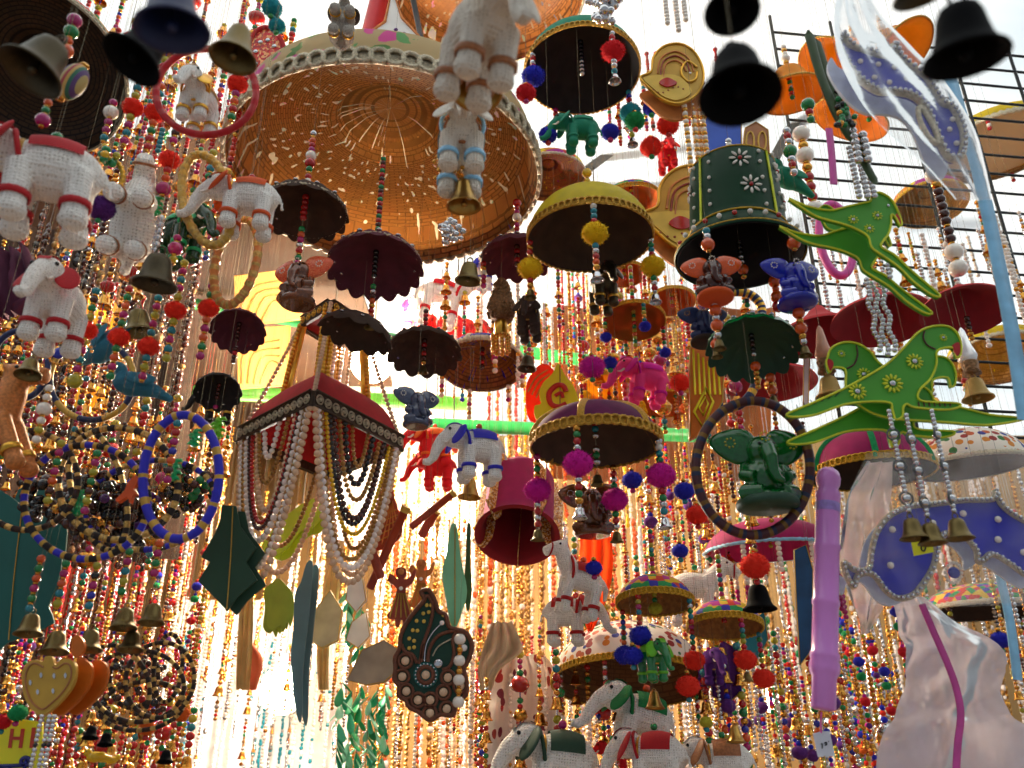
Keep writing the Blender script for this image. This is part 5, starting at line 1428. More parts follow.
strip('ribbon', '', [(922, 604), (934, 632), (948, 664), (957, 690), (961, 715), (958, 745), (956, 780)], 7, .832, 'ribbon_pink', 'ribbon', bagC)
strip('plastic_strip', 'long pale blue plastic strip hanging down the right side of the wire grid', [(946, 62), (960, 110), (978, 170), (994, 240), (1012, 330), (1026, 420)], 14, .76, 'ribbon_blue', 'plastic strip')
strip('plastic_strip', 'thin pale blue plastic strip beside the milky plastic at the right edge', [(1000, 575), (1010, 620), (1018, 680)], 9, .92, 'ribbon_blue', 'plastic strip')
strip('ribbon', 'bright pink ribbon standing above the flying green parrot', [(829, 128), (832, 155), (834, 184)], 7, .9, 'ribbon_pink', 'ribbon')
# ================================================================== pink flute with its paper tag
def flute():
    d = .78; A = W(826, 590, d); u = d / FPX; root = thing('toy_flute', 'long pink plastic toy flute hanging upright', 'flute', A)
    top, bot = on_plane(827, 466, A, Vector((0, -1, 0))) - A, on_plane(822, 712, A, Vector((0, -1, 0))) - A
    L = top.z - bot.z
    def yz(y): return bot.z + (712 - y) / 246 * L
    prof = [(.001, yz(466)), (6 * u, yz(467)), (10.5 * u, yz(471)), (12.5 * u, yz(478)), (12 * u, yz(485)), (10 * u, yz(490)), (12.4 * u, yz(495)), (12.8 * u, yz(499)), (12.2 * u, yz(502)), (12.2 * u, yz(549)), (13.2 * u, yz(551)), (13.2 * u, yz(555)), (12.2 * u, yz(557)),
            (12.4 * u, yz(606)), (13.4 * u, yz(608)), (13.4 * u, yz(612)), (12.4 * u, yz(614)), (12.6 * u, yz(658)), (14 * u, yz(660)), (14 * u, yz(664)), (13.2 * u, yz(666)), (14.6 * u, yz(672)), (13.6 * u, yz(678)), (11.4 * u, yz(682)), (11.2 * u, yz(710)), (9.5 * u, yz(712)), (.001, yz(712))]
    ax = Vector((0, 0, 1)).rotation_difference(top - bot).to_matrix()
    part('tube', MB().lathe(prof, 32), 'flute_pink', root, rot=ax)
    part('label_band', MB().lathe([(12.25 * u, yz(506)), (12.5 * u, yz(506.5)), (12.5 * u, yz(515.5)), (12.25 * u, yz(516))], 32), 'flute_band', root, rot=ax)
    to_roof(root, top.z, top.x, top.y)
    T = Flat('price_tag', 'small white paper price tag hanging below the pink flute', 'tag', 824, 745, .82)
    T.board('card', [(813, 733.5), (821, 731.5), (829.5, 731), (835, 756), (818, 757)], 'tag_white', .0006, smooth=0)
    for pts in ([(821, 744.5), (822, 743.5), (822, 748.5)], [(824.3, 743.2), (826, 742.2), (826.3, 744), (824.6, 745.2), (826.8, 744.6)], [(828.2, 741.5), (828.6, 741.3)]):
        T.line('ink_mark', pts, 'ink', .0006, .0006, False, 3)
    T.line('tag_string', [(821, 712), (820.6, 722), (821, 733)], 'ribbon_pink', .0009, .001, False); T.line('tag_string', [(824, 756), (825, 766), (825, 776)], 'straw_gold', .0007, .001, False)
flute()
# ================================================================== red roofed pavilion with pearl swags
def pavilion():
    Fc = W(313, 399, 1.0)
    def at_z(px, py, z):
        v = ray(px, py); return EYE + v * ((z - EYE.z) / v.z)
    Lc, Rc = at_z(240, 436, Fc.z), at_z(401, 444, Fc.z)
    Bc = Lc + Rc - Fc
    cen = (Lc + Rc) / 2
    root = thing('pavilion_ornament', 'red cloth pavilion with gold borders and pearl swags before the bulb', 'hanging pavilion', cen)
    f, l, r_, b = (q - cen for q in (Fc, Lc, Rc, Bc))
    k = .40
    # height at which the upper tier's front corner shows at y = 303
    h = .05
    for _ in range(400):
        q = cen + f * k + Vector((0, 0, h)); v = q - EYE
        y = 384 - FPX * (v.z * CP - v.y * SP) / (v.y * CP + v.z * SP)
        if y <= 306: break
        h += .001
    up = Vector((0, 0, h))
    lo = [f, r_, b, l]; hi = [q * k + up for q in lo]; tip = up + Vector((0, 0, h * .24))
    h1 = h * .42; mid = [q * .34 + Vector((0, 0, h1)) for q in lo]
    def bellied(name, lo_, hi_, bel):
        mb = MB()
        for i in range(4):
            a0, a1, b0, b1 = lo_[i], lo_[(i + 1) % 4], hi_[i], hi_[(i + 1) % 4]
            nu, nv = 12, 8; vs = []
            for j in range(nv + 1):
                for i2 in range(nu + 1):
                    s_, t = i2 / nu, j / nv
                    q = a0.lerp(a1, s_).lerp(b0.lerp(b1, s_), t)
                    vs.append(q + Vector((0, 0, bel * math.sin(PI * t))) + Vector((q.x, q.y, 0)).normalized() * bel * .6 * math.sin(PI * t))
            mb.add(vs, [(j * (nu + 1) + i2, j * (nu + 1) + i2 + 1, (j + 1) * (nu + 1) + i2 + 1, (j + 1) * (nu + 1) + i2) for j in range(nv) for i2 in range(nu)])
        return part(name, mb, 'velvet_red', root)
    bellied('roof_cloth', lo, mid, .014)
    mb = MB()
    for i in range(4): mb.add([hi[i], hi[(i + 1) % 4], tip], [(0, 1, 2)])
    part('upper_roof', mb, 'velvet_red', root)
    part('upper_ceiling', MB().add([q * .98 for q in hi], [(0, 1, 2, 3)]), 'velvet_maroon', root)
    def band(name, loop, hgt, gem):
        for i in range(4):
            a, c = loop[i], loop[(i + 1) % 4]; t = (c - a); L = t.length; t.normalize(); n = t.cross(Vector((0, 0, 1)))
            if n.dot((a + c) / 2 - Vector((0, 0, a.z))) < 0: n = -n
            mbb = MB()
            z0, z1 = (-hgt * .45, hgt * .55)
            o_ = n * .003
            vs = [a + o_ + Vector((0, 0, z0)), c + o_ + Vector((0, 0, z0)), c + o_ + Vector((0, 0, z1)), a + o_ + Vector((0, 0, z1))]
            vs += [q - n * .004 for q in vs]
            mbb.add(vs, [(0, 1, 2, 3), (5, 4, 7, 6), (0, 4, 5, 1), (3, 2, 6, 7), (1, 5, 6, 2), (4, 0, 3, 7)])
            for z in (z0, z1): mbb.tube([a + o_ * 1.6 + Vector((0, 0, z)), c + o_ * 1.6 + Vector((0, 0, z))], hgt * .08, 6)
            bo = part(name, mbb.mesh(name, 1, False), 'band_bronze', root)
            m_ = max(3, int(L / (hgt * .74))); gm = MB()
            qr = Matrix((t, Vector((0, 0, 1)), n)).transposed()
            for j in range(m_):
                p = a + t * (L * (j + .5) / m_) + o_ * 1.5 + Vector((0, 0, hgt * .05))
                gm.tube([p + qr @ Vector((math.cos(w * PI / 6) * hgt * .28, math.sin(w * PI / 6) * hgt * .28, 0)) for w in range(12)], hgt * .06, 5, closed=True)
                gm.sphere(p, hgt * .15, 8, 6)
            part('scroll_relief', gm, gem, bo)
    band('border_band', lo, .020, 'silver_braid')
    band('upper_border_band', hi, .017, 'gold')
    # gold lace posts that carry the upper roof
    for i in range(4):
        a, c = lo[i] * .52 + Vector((0, 0, h1 * .62)), hi[i] * .97; t = (c - a).normalized()
        mbb = MB().tube([a, a.lerp(c, .5), c], .0055, 8); m_ = 20
        side = t.cross(lo[i]).normalized()
        for j in range(m_):
            p = a.lerp(c, (j + .5) / m_) + lo[i].normalized() * .004
            for s_ in (-1, 1): mbb.sphere(p + side * s_ * .0075, .0036, 7, 5)
            mbb.sphere(p, .0048, 8, 6)
        part('lace_post', mbb, 'gold', root)
    # swags: strings of beads slung from the lower edge
    def swag(a, c, sag, br, m_, out=0.):
        n = 60; P = []
        for i in range(n + 1):
            s_ = i / n
            P.append(a.lerp(c, s_) - Vector((0, 0, sag * (1 - abs(2 * s_ - 1) ** 2.2))))
        mb_ = MB(); acc = br * 2.02
        mb_.tube(P, br * .2, 4)
        for u_, w_ in zip(P, P[1:]):
            seg = (w_ - u_).length; x = 0
            while acc + (seg - x) >= br * 2.02:
                x += br * 2.02 - acc; acc = 0
                mb_.sphere(u_.lerp(w_, min(1, x / seg)), br, 8, 6)
            acc += seg - x
        part('bead_swag', mb_, m_, root)
    dz = Vector((0, 0, -.010))
    px_ = 1.0 / FPX
    for a, c, spec in ((f, l, ((.03, .97, 168, 3.6, 'pearl_tan'), (.05, .95, 150, 3.4, 'pearl_white'), (.08, .92, 146, 2.6, 'bead_gold_dull'), (.12, .88, 122, 3.6, 'pearl_white'), (.16, .84, 110, 2.4, 'bead_n'), (.18, .80, 104, 2.4, 'bead_r'), (.2, .72, 92, 3.2, 'pearl_tan'), (.3, .7, 62, 2.6, 'bead_gold_dull'), (.42, .62, 34, 3, 'pearl_white'))),
                       (f, r_, ((.03, .97, 160, 3.8, 'pearl_tan'), (.06, .94, 146, 3.6, 'pearl_white'), (.09, .90, 138, 2.8, 'bead_gold_dull'), (.14, .86, 112, 2.4, 'bead_x'), (.18, .8, 102, 2.8, 'bead_k'), (.22, .78, 96, 3.4, 'bead_n'), (.28, .74, 76, 2.8, 'bead_gold_dull'), (.34, .66, 60, 3.6, 'bead_k'), (.42, .6, 40, 2.4, 'bead_gold_dull'))),
                       (l, b, ((.05, .95, 130, 3.6, 'pearl_tan'), (.15, .85, 100, 3, 'bead_gold_dull'))), (r_, b, ((.05, .95, 130, 3.6, 'pearl_tan'), (.15, .85, 100, 3, 'bead_gold_dull')))):
        for s0, s1, sag, br, m_ in spec: swag(a.lerp(c, s0) + dz, a.lerp(c, s1) + dz, sag * px_, br * px_, m_)
    # pearl strings from the upper roof's corners
    for i in (0, 1, 3):
        swag(hi[i] * 1.02, lo[i] * .97 + Vector((0, 0, .01)), .004, 2.8 * px_, 'pearl_tan')
    for s_ in (.25, .5, .75): swag(hi[0].lerp(hi[1], s_), mid[0].lerp(mid[1], s_), .002, 2.4 * px_, 'pearl_tan')
    to_roof(root, tip.z)
pavilion()
# ================================================================== flat cut-out ornaments
def leaf(label, out, m_, cx, cy, d, midrib=None, yaw=0, th=.003, layers=1, dx=6, dy=3, name='leaf_cutout', smooth=3, vein='straw_gold'):
    F_ = Flat(name, label, 'leaf ornament', cx, cy, d, yaw)
    for i in range(layers): F_.board('leaf_board', [(x + dx * i, y + dy * i) for x, y in out], m_, th, -.012 * i, smooth)
    if midrib: F_.line('midrib', midrib, vein, .0007, .0008, False, 2)
    F_.hang(*min(out, key=lambda t: t[1]))
    return F_
leaf('dark green leaf cutout with toothed edges left of the pavilion swags', [(222, 505), (236, 506), (240, 526), (256, 548), (246, 562), (257, 580), (238, 596), (227, 611), (214, 597), (198, 581), (210, 562), (201, 557), (214, 535), (220, 521)], 'leaf_dark', 227, 560, .95, [(233, 507), (231, 555), (227, 609)], smooth=0, layers=2)
leaf('big dark teal leaf cutout at the lower left edge', [(-20, 498), (10, 496), (24, 512), (36, 534), (52, 546), (62, 556), (57, 585), (48, 606), (54, 622), (30, 634), (8, 642), (-20, 648)], 'leaf_teal', 15, 570, 1.0, [(22, 512), (14, 580), (9, 640)], smooth=2)
leaf('second dark teal leaf cutout behind the lower left bead strands', [(18, 490), (48, 486), (66, 520), (64, 560), (58, 590), (40, 604), (20, 590), (10, 540)], 'leaf_teal', 40, 545, 1.08)
leaf('long slate blue leaf cutout beside the dazzling low bulb', zz([(205, 20), (222, 0), (232, 20), (226, 120), (212, 250), (196, 400), (192, 560), (182, 600), (166, 540), (156, 440), (150, 350), (160, 250), (165, 130), (188, 80)], 250, 560, 3.69), 'leaf_slate', 300, 640, 1.25, layers=2, dx=4)
leaf('pale mint green leaf cutout right of the green pearl pendant', [(451, 525), (457, 527), (461, 560), (467, 590), (462, 612), (455, 628), (450, 622), (446, 600), (442, 575), (447, 550)], 'leaf_pale', 455, 578, 1.05, [(455, 527), (455, 625)])
leaf('brown green leaf turned edge on beside the mint leaf', [(467, 525), (471, 527), (470, 560), (472, 590), (468, 612), (464, 590), (466, 555)], 'stick_green', 468, 568, 1.1)
leaf('olive green oak leaf cutout with drips left of the slate leaf', zz([(80, 90), (105, 68), (135, 95), (155, 120), (162, 180), (150, 245), (138, 225), (125, 262), (112, 240), (100, 250), (76, 225), (84, 150)], 250, 560, 3.69), 'leaf_olive', 282, 605, 1.3, layers=3, dx=-6, dy=2)
leaf('lime yellow leaf cutout seen through the left pearl swags', [(262, 545), (280, 522), (300, 505), (318, 498), (325, 512), (312, 528), (300, 532), (288, 548), (272, 556)], 'leaf_lime', 295, 528, 1.35, layers=2)
leaf('yellow green leaf cutout low at the left swags', [(250, 548), (258, 520), (276, 505), (284, 520), (278, 542), (262, 556)], 'leaf_lime', 268, 532, 1.4) if False else None
def yellow_leaf():
    F_ = Flat('leaf_cutout', 'bright yellow mango leaf cutout with an orange swirl above the purple umbrella', 'leaf ornament', 556, 394, 1.3)
    o = zz([(155, 500), (183, 548), (215, 588), (232, 630), (240, 665), (226, 692), (190, 738), (120, 744), (66, 724), (58, 672), (84, 660), (78, 620), (92, 578), (130, 540)], 520, 240, 4.04)
    F_.board('leaf_board', o, 'sign_lemon', .004); F_.line('swirl', [(566, 392), (563, 386), (556, 386), (549, 394), (551, 404), (559, 407), (566, 404)], 'paint_c', .0045, .001, False)
    F_.line('swirl', [(555, 396), (561, 393), (563, 398)], 'paint_c', .003, .001, False); F_.line('midrib', [(560, 365), (560, 420)], 'wood_tan', .0008, .001, False)
    F_.hang(558, 364)
    G_ = Flat('leaf_cutout', 'red and gold striped cutout half behind the yellow mango leaf', 'leaf ornament', 538, 385, 1.36)
    o = [(526, 388), (534, 370), (545, 364), (556, 376), (556, 418), (530, 420)]
    G_.board('leaf_board', o, 'silk_scarlet', .004)
    for i in range(4): G_.line('gold_stripe', [(528 + i * 4, 392 + i * 3), (536 + i * 3, 378 + i * 4), (548 + i * 2, 370 + i * 4)], 'straw_gold', .0013, .001, False)
    G_.hang(545, 366)
yellow_leaf()
def duck(label, ox, oy, k, d, cx, cy):
    F_ = Flat('peacock_cutout', label, 'peacock ornament', cx, cy, d)
    def T(pts): return [(ox + x * k, oy + y * k) for x, y in pts]
    o = T([(-33, 2), (-22, -4), (-20, -18), (-10, -29), (6, -32), (20, -25), (29, -10), (30, 6), (22, 20), (6, 28), (-10, 24), (-22, 14)])
    F_.board('board', o, 'straw_gold', .004); F_.line('edge_cord', o, 'gold', .0016 * k, .001)
    F_.board('board', [(x + 1, y + 9 * k) for x, y in o], 'fig_orange', .004, -.014)
    for j, a in enumerate((.86, .7, .54)):
        F_.line('feather_cord', T([(-18 * a, -2 + 2 * j), (-14 * a, -20 * a), (2, -28 * a), (18 * a, -20 * a), (24 * a, -4)]), 'wood_red' if j % 2 else 'fig_orange', .0013 * k, .001, False)
    F_.line('neck_cord', T([(24, -8), (14, -14), (8, -4), (14, 6), (22, 4), (24, -4)]), 'gold', .0018 * k, .0015, False)
    F_.board('belly', T([(-30, 3), (-16, 0), (2, 0), (14, 8), (18, 18), (4, 25), (-10, 21), (-20, 13)]), 'straw_pale', .002, .002)
    F_.board('wing_gem', T([(-14, 8), (-7, 4), (1, 7), (3, 10), (-5, 13), (-12, 11)]), 'glaze_r', .002, .005)
    for i in range(7): F_.dot('stud', *T([(-20 + i * 5, 15 + 3 * math.sin(i))])[0], .0013 * k, 'wood_red', .0025)
    F_.dot('eye', *T([(17, -2)])[0], .002 * k, 'bead_w', .002)
    F_.hang(*T([(6, -31)])[0])
    return F_
duck('yellow peacock cutout with a red gem against the white roof', 673, 76, 1.0, 1.15, 673, 76)
duck('larger gold peacock cutout tucked behind the green bell basket', 689, 212, 1.45, 1.2, 689, 212)
for i, (x, n) in enumerate(((684, 17), (692, 19), (701, 17), (696, 15))):
    gar(('white pearl string under the yellow peacock cutout, first from the left', 'white pearl string under the yellow peacock cutout, second from the left', 'white pearl string under the yellow peacock cutout, furthest right', 'short pearl string at the back of the four below the yellow peacock')[i], x, 104, 1.14 + .012 * i, 'wdwdwdwdwdwdwdwdwdwdw'[:n], 2.9, name='pearl_string')
for i, (x, n) in enumerate(((662, 16), (672, 18), (680, 15))):
    gar(('clear pearl string above the yellow peacock cutout on the left', 'clear pearl string above the yellow peacock cutout in the middle', 'clear pearl string above the yellow peacock cutout on the right')[i], x, -30, 1.16, 'w' * n, 2.7, name='pearl_string')
def pendant():
    d = 1.0
    F_ = Flat('peacock_pendant', 'dark green mango shaped pendant with pearl petals and brown cord edges', 'pendant', 430, 650, d)
    Z = lambda p: zz(p, 380, 580, 5.12)
    o = Z([(210, 62), (250, 52), (282, 110), (300, 160), (335, 180), (355, 240), (395, 255), (440, 270), (470, 330), (458, 400), (430, 455), (445, 530), (438, 590), (392, 640), (372, 692), (310, 688), (262, 716), (228, 700), (200, 676), (150, 650), (130, 612), (96, 592), (100, 545), (74, 510), (80, 455), (78, 400), (100, 350), (108, 280), (140, 215), (188, 150), (228, 100)])
    F_.board('board', o, 'leaf_bottle', .006); F_.line('edge_cord', o, 'cord_brown', .0028, .001)
    for pts in ([(228, 100), (245, 80), (270, 130), (262, 210), (235, 290), (215, 350), (212, 420)], [(110, 330), (130, 370), (165, 380), (190, 425)], [(245, 420), (255, 350), (300, 285), (380, 262), (430, 275)], [(320, 460), (360, 440), (380, 370), (372, 310), (392, 262)], [(200, 430), (215, 380), (222, 330)]):
        F_.line('vein_cord', Z(pts), 'cord_brown', .0022, .001, False)
    F_.line('silver_vein', Z([(228, 420), (235, 340), (270, 270), (318, 222)]), 'silver', .001, .001, False); F_.dot('pearl', *Z([(318, 220)])[0], .003, 'pearl_white')
    F_.line('silver_vein', Z([(270, 390), (300, 340), (370, 300)]), 'silver_braid', .0009, .001, False)
    for x, y in ((150, 350), (175, 345), (150, 300), (175, 312), (168, 258), (192, 260), (188, 210), (225, 212), (222, 172), (250, 165), (240, 130), (262, 130), (305, 165), (325, 180), (340, 190)):
        F_.dot('leaf_gem', *Z([(x, y)])[0], .0024, 'straw_pale', .001)
    F_.dot('crystal', *Z([(298, 428)])[0], .0058, 'silver', .001); F_.dot('crystal', *Z([(430, 348)])[0], .0042, 'pearl_white', .001)
    for x, y in ((130, 415), (115, 495), (135, 570), (195, 615), (258, 615), (325, 575), (348, 500), (342, 660), (256, 682), (412, 542)):
        cx, cy = Z([(x, y)])[0]; e = [(cx + 6.8 * math.cos(a * PI / 8), cy + 7.2 * math.sin(a * PI / 8)) for a in range(16)]
        F_.line('petal_cord', e, 'cord_brown', .0019, .001, smooth=0); F_.dot('pearl', cx, cy, .0052, 'pearl_tan', .001, .6)
    cx, cy = Z([(235, 487)])[0]
    F_.board('centre_disc', [(cx + 12.5 * math.cos(a * PI / 10), cy + 13 * math.sin(a * PI / 10)) for a in range(20)], 'leaf_teal', .002, .002, 0)
    F_.line('centre_ring', [(cx + 7.5 * math.cos(a * PI / 10), cy + 8 * math.sin(a * PI / 10)) for a in range(20)], 'cord_brown', .0026, .002, smooth=0)
    F_.dot('pearl', cx, cy, .0052, 'pearl_tan', .003)
    for i in range(18): F_.dot('gem', cx + 10.4 * math.cos(i * PI / 9), cy + 11 * math.sin(i * PI / 9), .0011, 'silver', .0025)
    F_.hang(426, 591)
pendant()
gar('gold bell flower string in front of the green pearl pendant', 460, 634, .97, 'W.d.W.dW.d.W', 3.4)
def strawberry():
    F_ = Flat('strawberry_cutout', 'gold strawberry cutout dotted with gems over the yellow sign', 'strawberry ornament', 50, 682, .74)
    Z = lambda p: zz(p, 0, 640, 6.0)
    o = Z([(270, 100), (255, 130), (215, 118), (170, 132), (140, 170), (130, 230), (140, 320), (170, 390), (215, 440), (255, 452), (300, 425), (370, 360), (430, 280), (452, 210), (450, 150), (420, 118), (370, 115), (330, 150), (310, 100)])
    F_.board('board', o, 'straw_gold', .005)
    F_.line('groove', Z([(262, 165), (215, 140), (175, 160), (155, 220), (165, 310), (200, 380), (255, 415), (310, 380), (380, 310), (425, 230), (425, 160), (390, 140), (345, 170), (320, 160)]), 'wood_tan', .0008, .0006, False)
    for i in (1, 2): F_.board('board', [(x + 8 * i, y + 1 - i * 1.5) for x, y in o], 'orange_gloss', .005, -.016 * i)
    for x, y in ((250, 212), (328, 216), (396, 214), (186, 256), (230, 312), (322, 306)): F_.board('gem', Z([(x, y - 18), (x + 9, y), (x, y + 18), (x - 9, y)]), 'silver', .0016, .0014, 2)
    F_.board('stalk', Z([(395, 0), (430, -40), (470, 0), (470, 60), (430, 98), (400, 80)]), 'orange_gloss', .004, -.01)
    F_.hang(72, 634)
    q = F_.p(42, 714); u = .74 / FPX
    for x, n, y in ((44, 13, 714), (52, 12, 716), (57, 12, 716)):
        q = F_.p(x, 714); strand(F_.root, (q.x, q.y - .003, q.z), '6s' + 'k' + '6s', 2.5 * u)
strawberry()
def sign():
    F_ = Flat('painted_sign', 'yellow sign board with red letters at the lower left corner', 'sign', 18, 748, .96)
    F_.board('board', [(-30, 716), (18, 719), (42, 722), (42, 790), (-30, 790)], 'sign_yellow', .004, 0, 0)
    def let(pts): F_.board('letter', pts, 'sign_red', .001, .001, 0)
    def K(*p): return [(x / 6.0, 640 + y / 6.0) for x, y in p]
    let(K((50, 648), (66, 532), (86, 532), (79, 580), (122, 580), (129, 532), (150, 532), (134, 648), (113, 648), (120, 600), (76, 600), (70, 648)))
    let(K((178, 648), (194, 526), (216, 526), (200, 648)))
    B = lambda pts, cl=False: F_.line('letter', K(*pts), 'sign_blue', .0022, .001, cl, 4)
    B([(-20, 758), (40, 756), (100, 754), (196, 748)]); B([(186, 768), (188, 735), (176, 712), (150, 706), (130, 720), (132, 742), (148, 748), (160, 736), (150, 728)]); B([(60, 756), (60, 790)]); B([(150, 752), (150, 800)]); B([(10, 756), (14, 800)])
    F_.hang(36, 722)
sign()
def dandiya():
    F_ = Flat('folding_fan', 'red orange ribbed fan with crossed sticks right of the pavilion swags', 'fan', 388, 530, 1.15)
    Z = lambda p: zz(p, 250, 380, 3.84)
    o = Z([(530, 462), (555, 455), (575, 520), (582, 592), (530, 640), (445, 662), (470, 612), (500, 540)])
    F_.board('fan_board', o, 'wood_red', .004)
    for i in range(6):
        t = i / 5; F_.line('rib', Z([(545, 465), (460 + 115 * t, 655 - 60 * t)]), 'fig_orange', .001, .001, False, 0)
    for i in range(5):
        t = .3 + .15 * i; F_.line('cross_rib', Z([(530 - 80 * t, 462 + 195 * t), (555 + 25 * t, 460 + 130 * t)]), 'straw_gold', .0008, .001, False, 0)
    F_.hang(393, 500)
    for lab, a, b, d, r_ in (('brown stick crossing down from the ribbed fan', (406, 508), (370, 588), 1.12, .006), ('shorter brown stick crossing the ribbed fan at the foot', (370, 545), (381, 578), 1.1, .006), ('long red brown stick slanting right below the horse with blue straps', (454, 493), (411, 527), 1.2, .0055), ('second red brown stick under the slanting one', (436, 511), (421, 536), 1.25, .007),
                            ('red brown stick upright by the red elephants', (389, 478), (393, 505), 1.2, .004)):
        A = W(*a, d); root = thing('dance_stick', lab, 'stick', A); B = W(*b, d) - A
        part('shaft', MB().tube([Vector((0, 0, 0)), B * .5, B], r_, 10), 'wood_red', root); part('end_cap', MB().tube([B * -.02, B * .05], r_ * 1.15, 10), 'straw_gold', root); to_roof(root)
dandiya()
def dancer(label, cx, cy, h, d, m1):
    F_ = Flat('dancer_cutout', label, 'figure ornament', cx, cy, d); k = h / 60
    T = lambda p: [(cx + x * k, cy + y * k) for x, y in p]
    F_.board('figure', T([(-4, -30), (4, -30), (6, -24), (3, -18), (9, -20), (14, -28), (16, -26), (12, -14), (6, -10), (5, -4), (10, 12), (14, 24), (-14, 24), (-10, 12), (-5, -4), (-6, -10), (-14, -16), (-13, -22), (-10, -24), (-3, -18), (-6, -24)]), m1, .004)
    for i in range(5): F_.line('skirt_line', T([(-4 + 2 * i, -3), (-12 + 6 * i, 23)]), 'straw_gold', .0009, .001, False, 0)
    F_.dot('face', *T([(0, -26)])[0], .004 * k * 1.2, 'fig_orange', .001); F_.dot('gem', *T([(0, -8)])[0], .003 * k, 'pearl_white', .001)
    F_.board('leg', T([(-6, 24), (-1, 24), (-2, 32), (-6, 32)]), m1, .004, -.001); F_.board('leg', T([(2, 24), (7, 24), (6, 32), (2, 32)]), m1, .004, -.001)
    F_.hang(*T([(0, -30)])[0])
dancer('red brown dancing figure cutout left of the green pearl pendant', 401, 596, 56, 1.1, 'wood_red')
dancer('orange dancing figure cutout behind the top of the green pearl pendant', 421, 586, 52, 1.15, 'fig_orange')
def block(label, out, m_, d, th, name, cat, off=0):
    cx = sum(p[0] for p in out) / len(out); cy = sum(p[1] for p in out) / len(out)
    F_ = Flat(name, label, cat, cx, cy, d); F_.board('board', out, m_, th, 0, 0)
    q = spline(out, 1); F_.line('edge_line', out, 'straw_gold', .0009, .0006, True, 0)
    F_.hang(*min(out, key=lambda t: t[1]))
    return F_
w_ = block('grey beige wooden cutout above the mint green garlands', [(347, 680), (362, 650), (384, 640), (402, 652), (400, 668), (384, 682), (366, 685)], 'wood_pale', 1.3, .02, 'wood_cutout', 'ornament')
block('beige wooden cutout behind the dazzling bulb', [(308, 640), (314, 612), (330, 590), (342, 610), (338, 640), (322, 648)], 'wood_pale', 1.4, .012, 'wood_cutout', 'ornament')
block('white painted cutout higher above the mint green garlands', [(348, 580), (362, 574), (366, 600), (356, 612), (346, 600)], 'paper_white', 1.35, .01, 'wood_cutout', 'ornament')
block('white painted cutout lower above the mint green garlands', [(352, 622), (366, 612), (370, 636), (358, 648), (346, 640)], 'paper_white', 1.35, .01, 'wood_cutout', 'ornament')
P_ = block('cream panel painted with gold arcs behind the brown glazed elephant', [(234, 276), (300, 268), (302, 318), (236, 326)], 'silk_cream', 2.4, .01, 'painted_plaque', 'panel')
for i in range(4): P_.line('gold_arc', [(238 + 8 * i, 322), (250 + 8 * i, 290 + 4 * i), (290, 280 + 8 * i)], 'fig_orange', .003, .002, False)
P_ = block('cream panel painted with gold arcs under the green rail', [(238, 328), (290, 326), (286, 385), (238, 388)], 'silk_cream', 2.4, .01, 'painted_plaque', 'panel')
for i in range(4): P_.line('gold_arc', [(242 + 6 * i, 384), (246 + 8 * i, 350 + 4 * i), (280, 340 + 8 * i)], 'fig_orange', .003, .002, False)
P_ = block('orange gold filigree panel left of the maroon hoop top', [(690, 348), (702, 332), (712, 350), (724, 372), (722, 402), (706, 432), (690, 440)], 'orange_gloss', 1.15, .008, 'filigree_plaque', 'panel')
for i in range(6): P_.line('gold_rib', [(693 + 5 * i, 350 + 4 * i), (695 + 5 * i, 395)], 'sign_lemon', .0016, .001, False, 0)
P_.line('gold_rib', [(706, 388), (713, 402), (703, 428), (694, 412)], 'sign_lemon', .002, .0015, True, 0); P_.line('gold_rib', [(705, 397), (708, 404), (703, 416), (699, 408)], 'sign_lemon', .0015, .0015, True, 0)
block('royal blue arch shaped board above the green bell basket', [(699, 170), (700, 135), (706, 118), (716, 113), (724, 118), (732, 113), (741, 120), (742, 170)], 'blue_paint', 1.3, .006, 'arch_board', 'panel')
P_ = block('brown carved panel between the blue arch and the roof bar', [(742, 160), (745, 128), (756, 122), (768, 130), (770, 160)], 'wood_tan', 1.4, .008, 'carved_plaque', 'panel')
for x in (750, 762): P_.line('carved_ring', [(x + 4 * math.cos(a * PI / 6), 142 + 10 * math.sin(a * PI / 6)) for a in range(12)], 'straw_gold', .002, .001, True, 0)
block('white hanging strip behind the small gold bell drop', [(804, 350), (810, 350), (808, 412), (803, 412)], 'paper_white', 1.5, .003, 'paper_strip', 'strip')
block('white paper slip among the silver garlands at the bottom', [(741, 742), (750, 738), (752, 766), (743, 768)], 'paper_white', 1.25, .002, 'paper_strip', 'strip') if False else None
block('turquoise cutout leaf between the patchwork umbrella strings', [(738, 628), (764, 612), (768, 640), (752, 668)], 'paint_t', 1.45, .004, 'leaf_cutout', 'leaf ornament')
block('deep blue hanging cloth board left of the pink flute', [(794, 550), (806, 545), (813, 570), (812, 650), (800, 665), (796, 600)], 'deep_blue', 1.2, .004, 'cloth_board', 'cloth')
P_ = block('purple striped cloth board under the right patchwork umbrella', [(712, 660), (722, 640), (738, 650), (742, 690), (728, 704), (712, 696)], 'felt_v', 1.32, .006, 'cloth_board', 'cloth')
star = Flat('star_ornament', 'white and violet star hanging behind the red roof pole', 'star', 412, 30, 1.6)
star.board('star_board', [(360, 40), (385, 22), (392, -10), (402, 18), (424, 42), (402, 36), (392, 60), (384, 38)], 'paper_white', .004, 0, 0)
star.line('edge_cord', [(360, 40), (385, 22), (392, -10), (402, 18), (424, 42), (402, 36), (392, 60), (384, 38)], 'fig_orange', .003, .001, True, 0)
for x, y in ((386, 40), (396, 30), (404, 34)): star.dot('stud', x, y, .004, 'felt_v')
star.hang(392, -10)
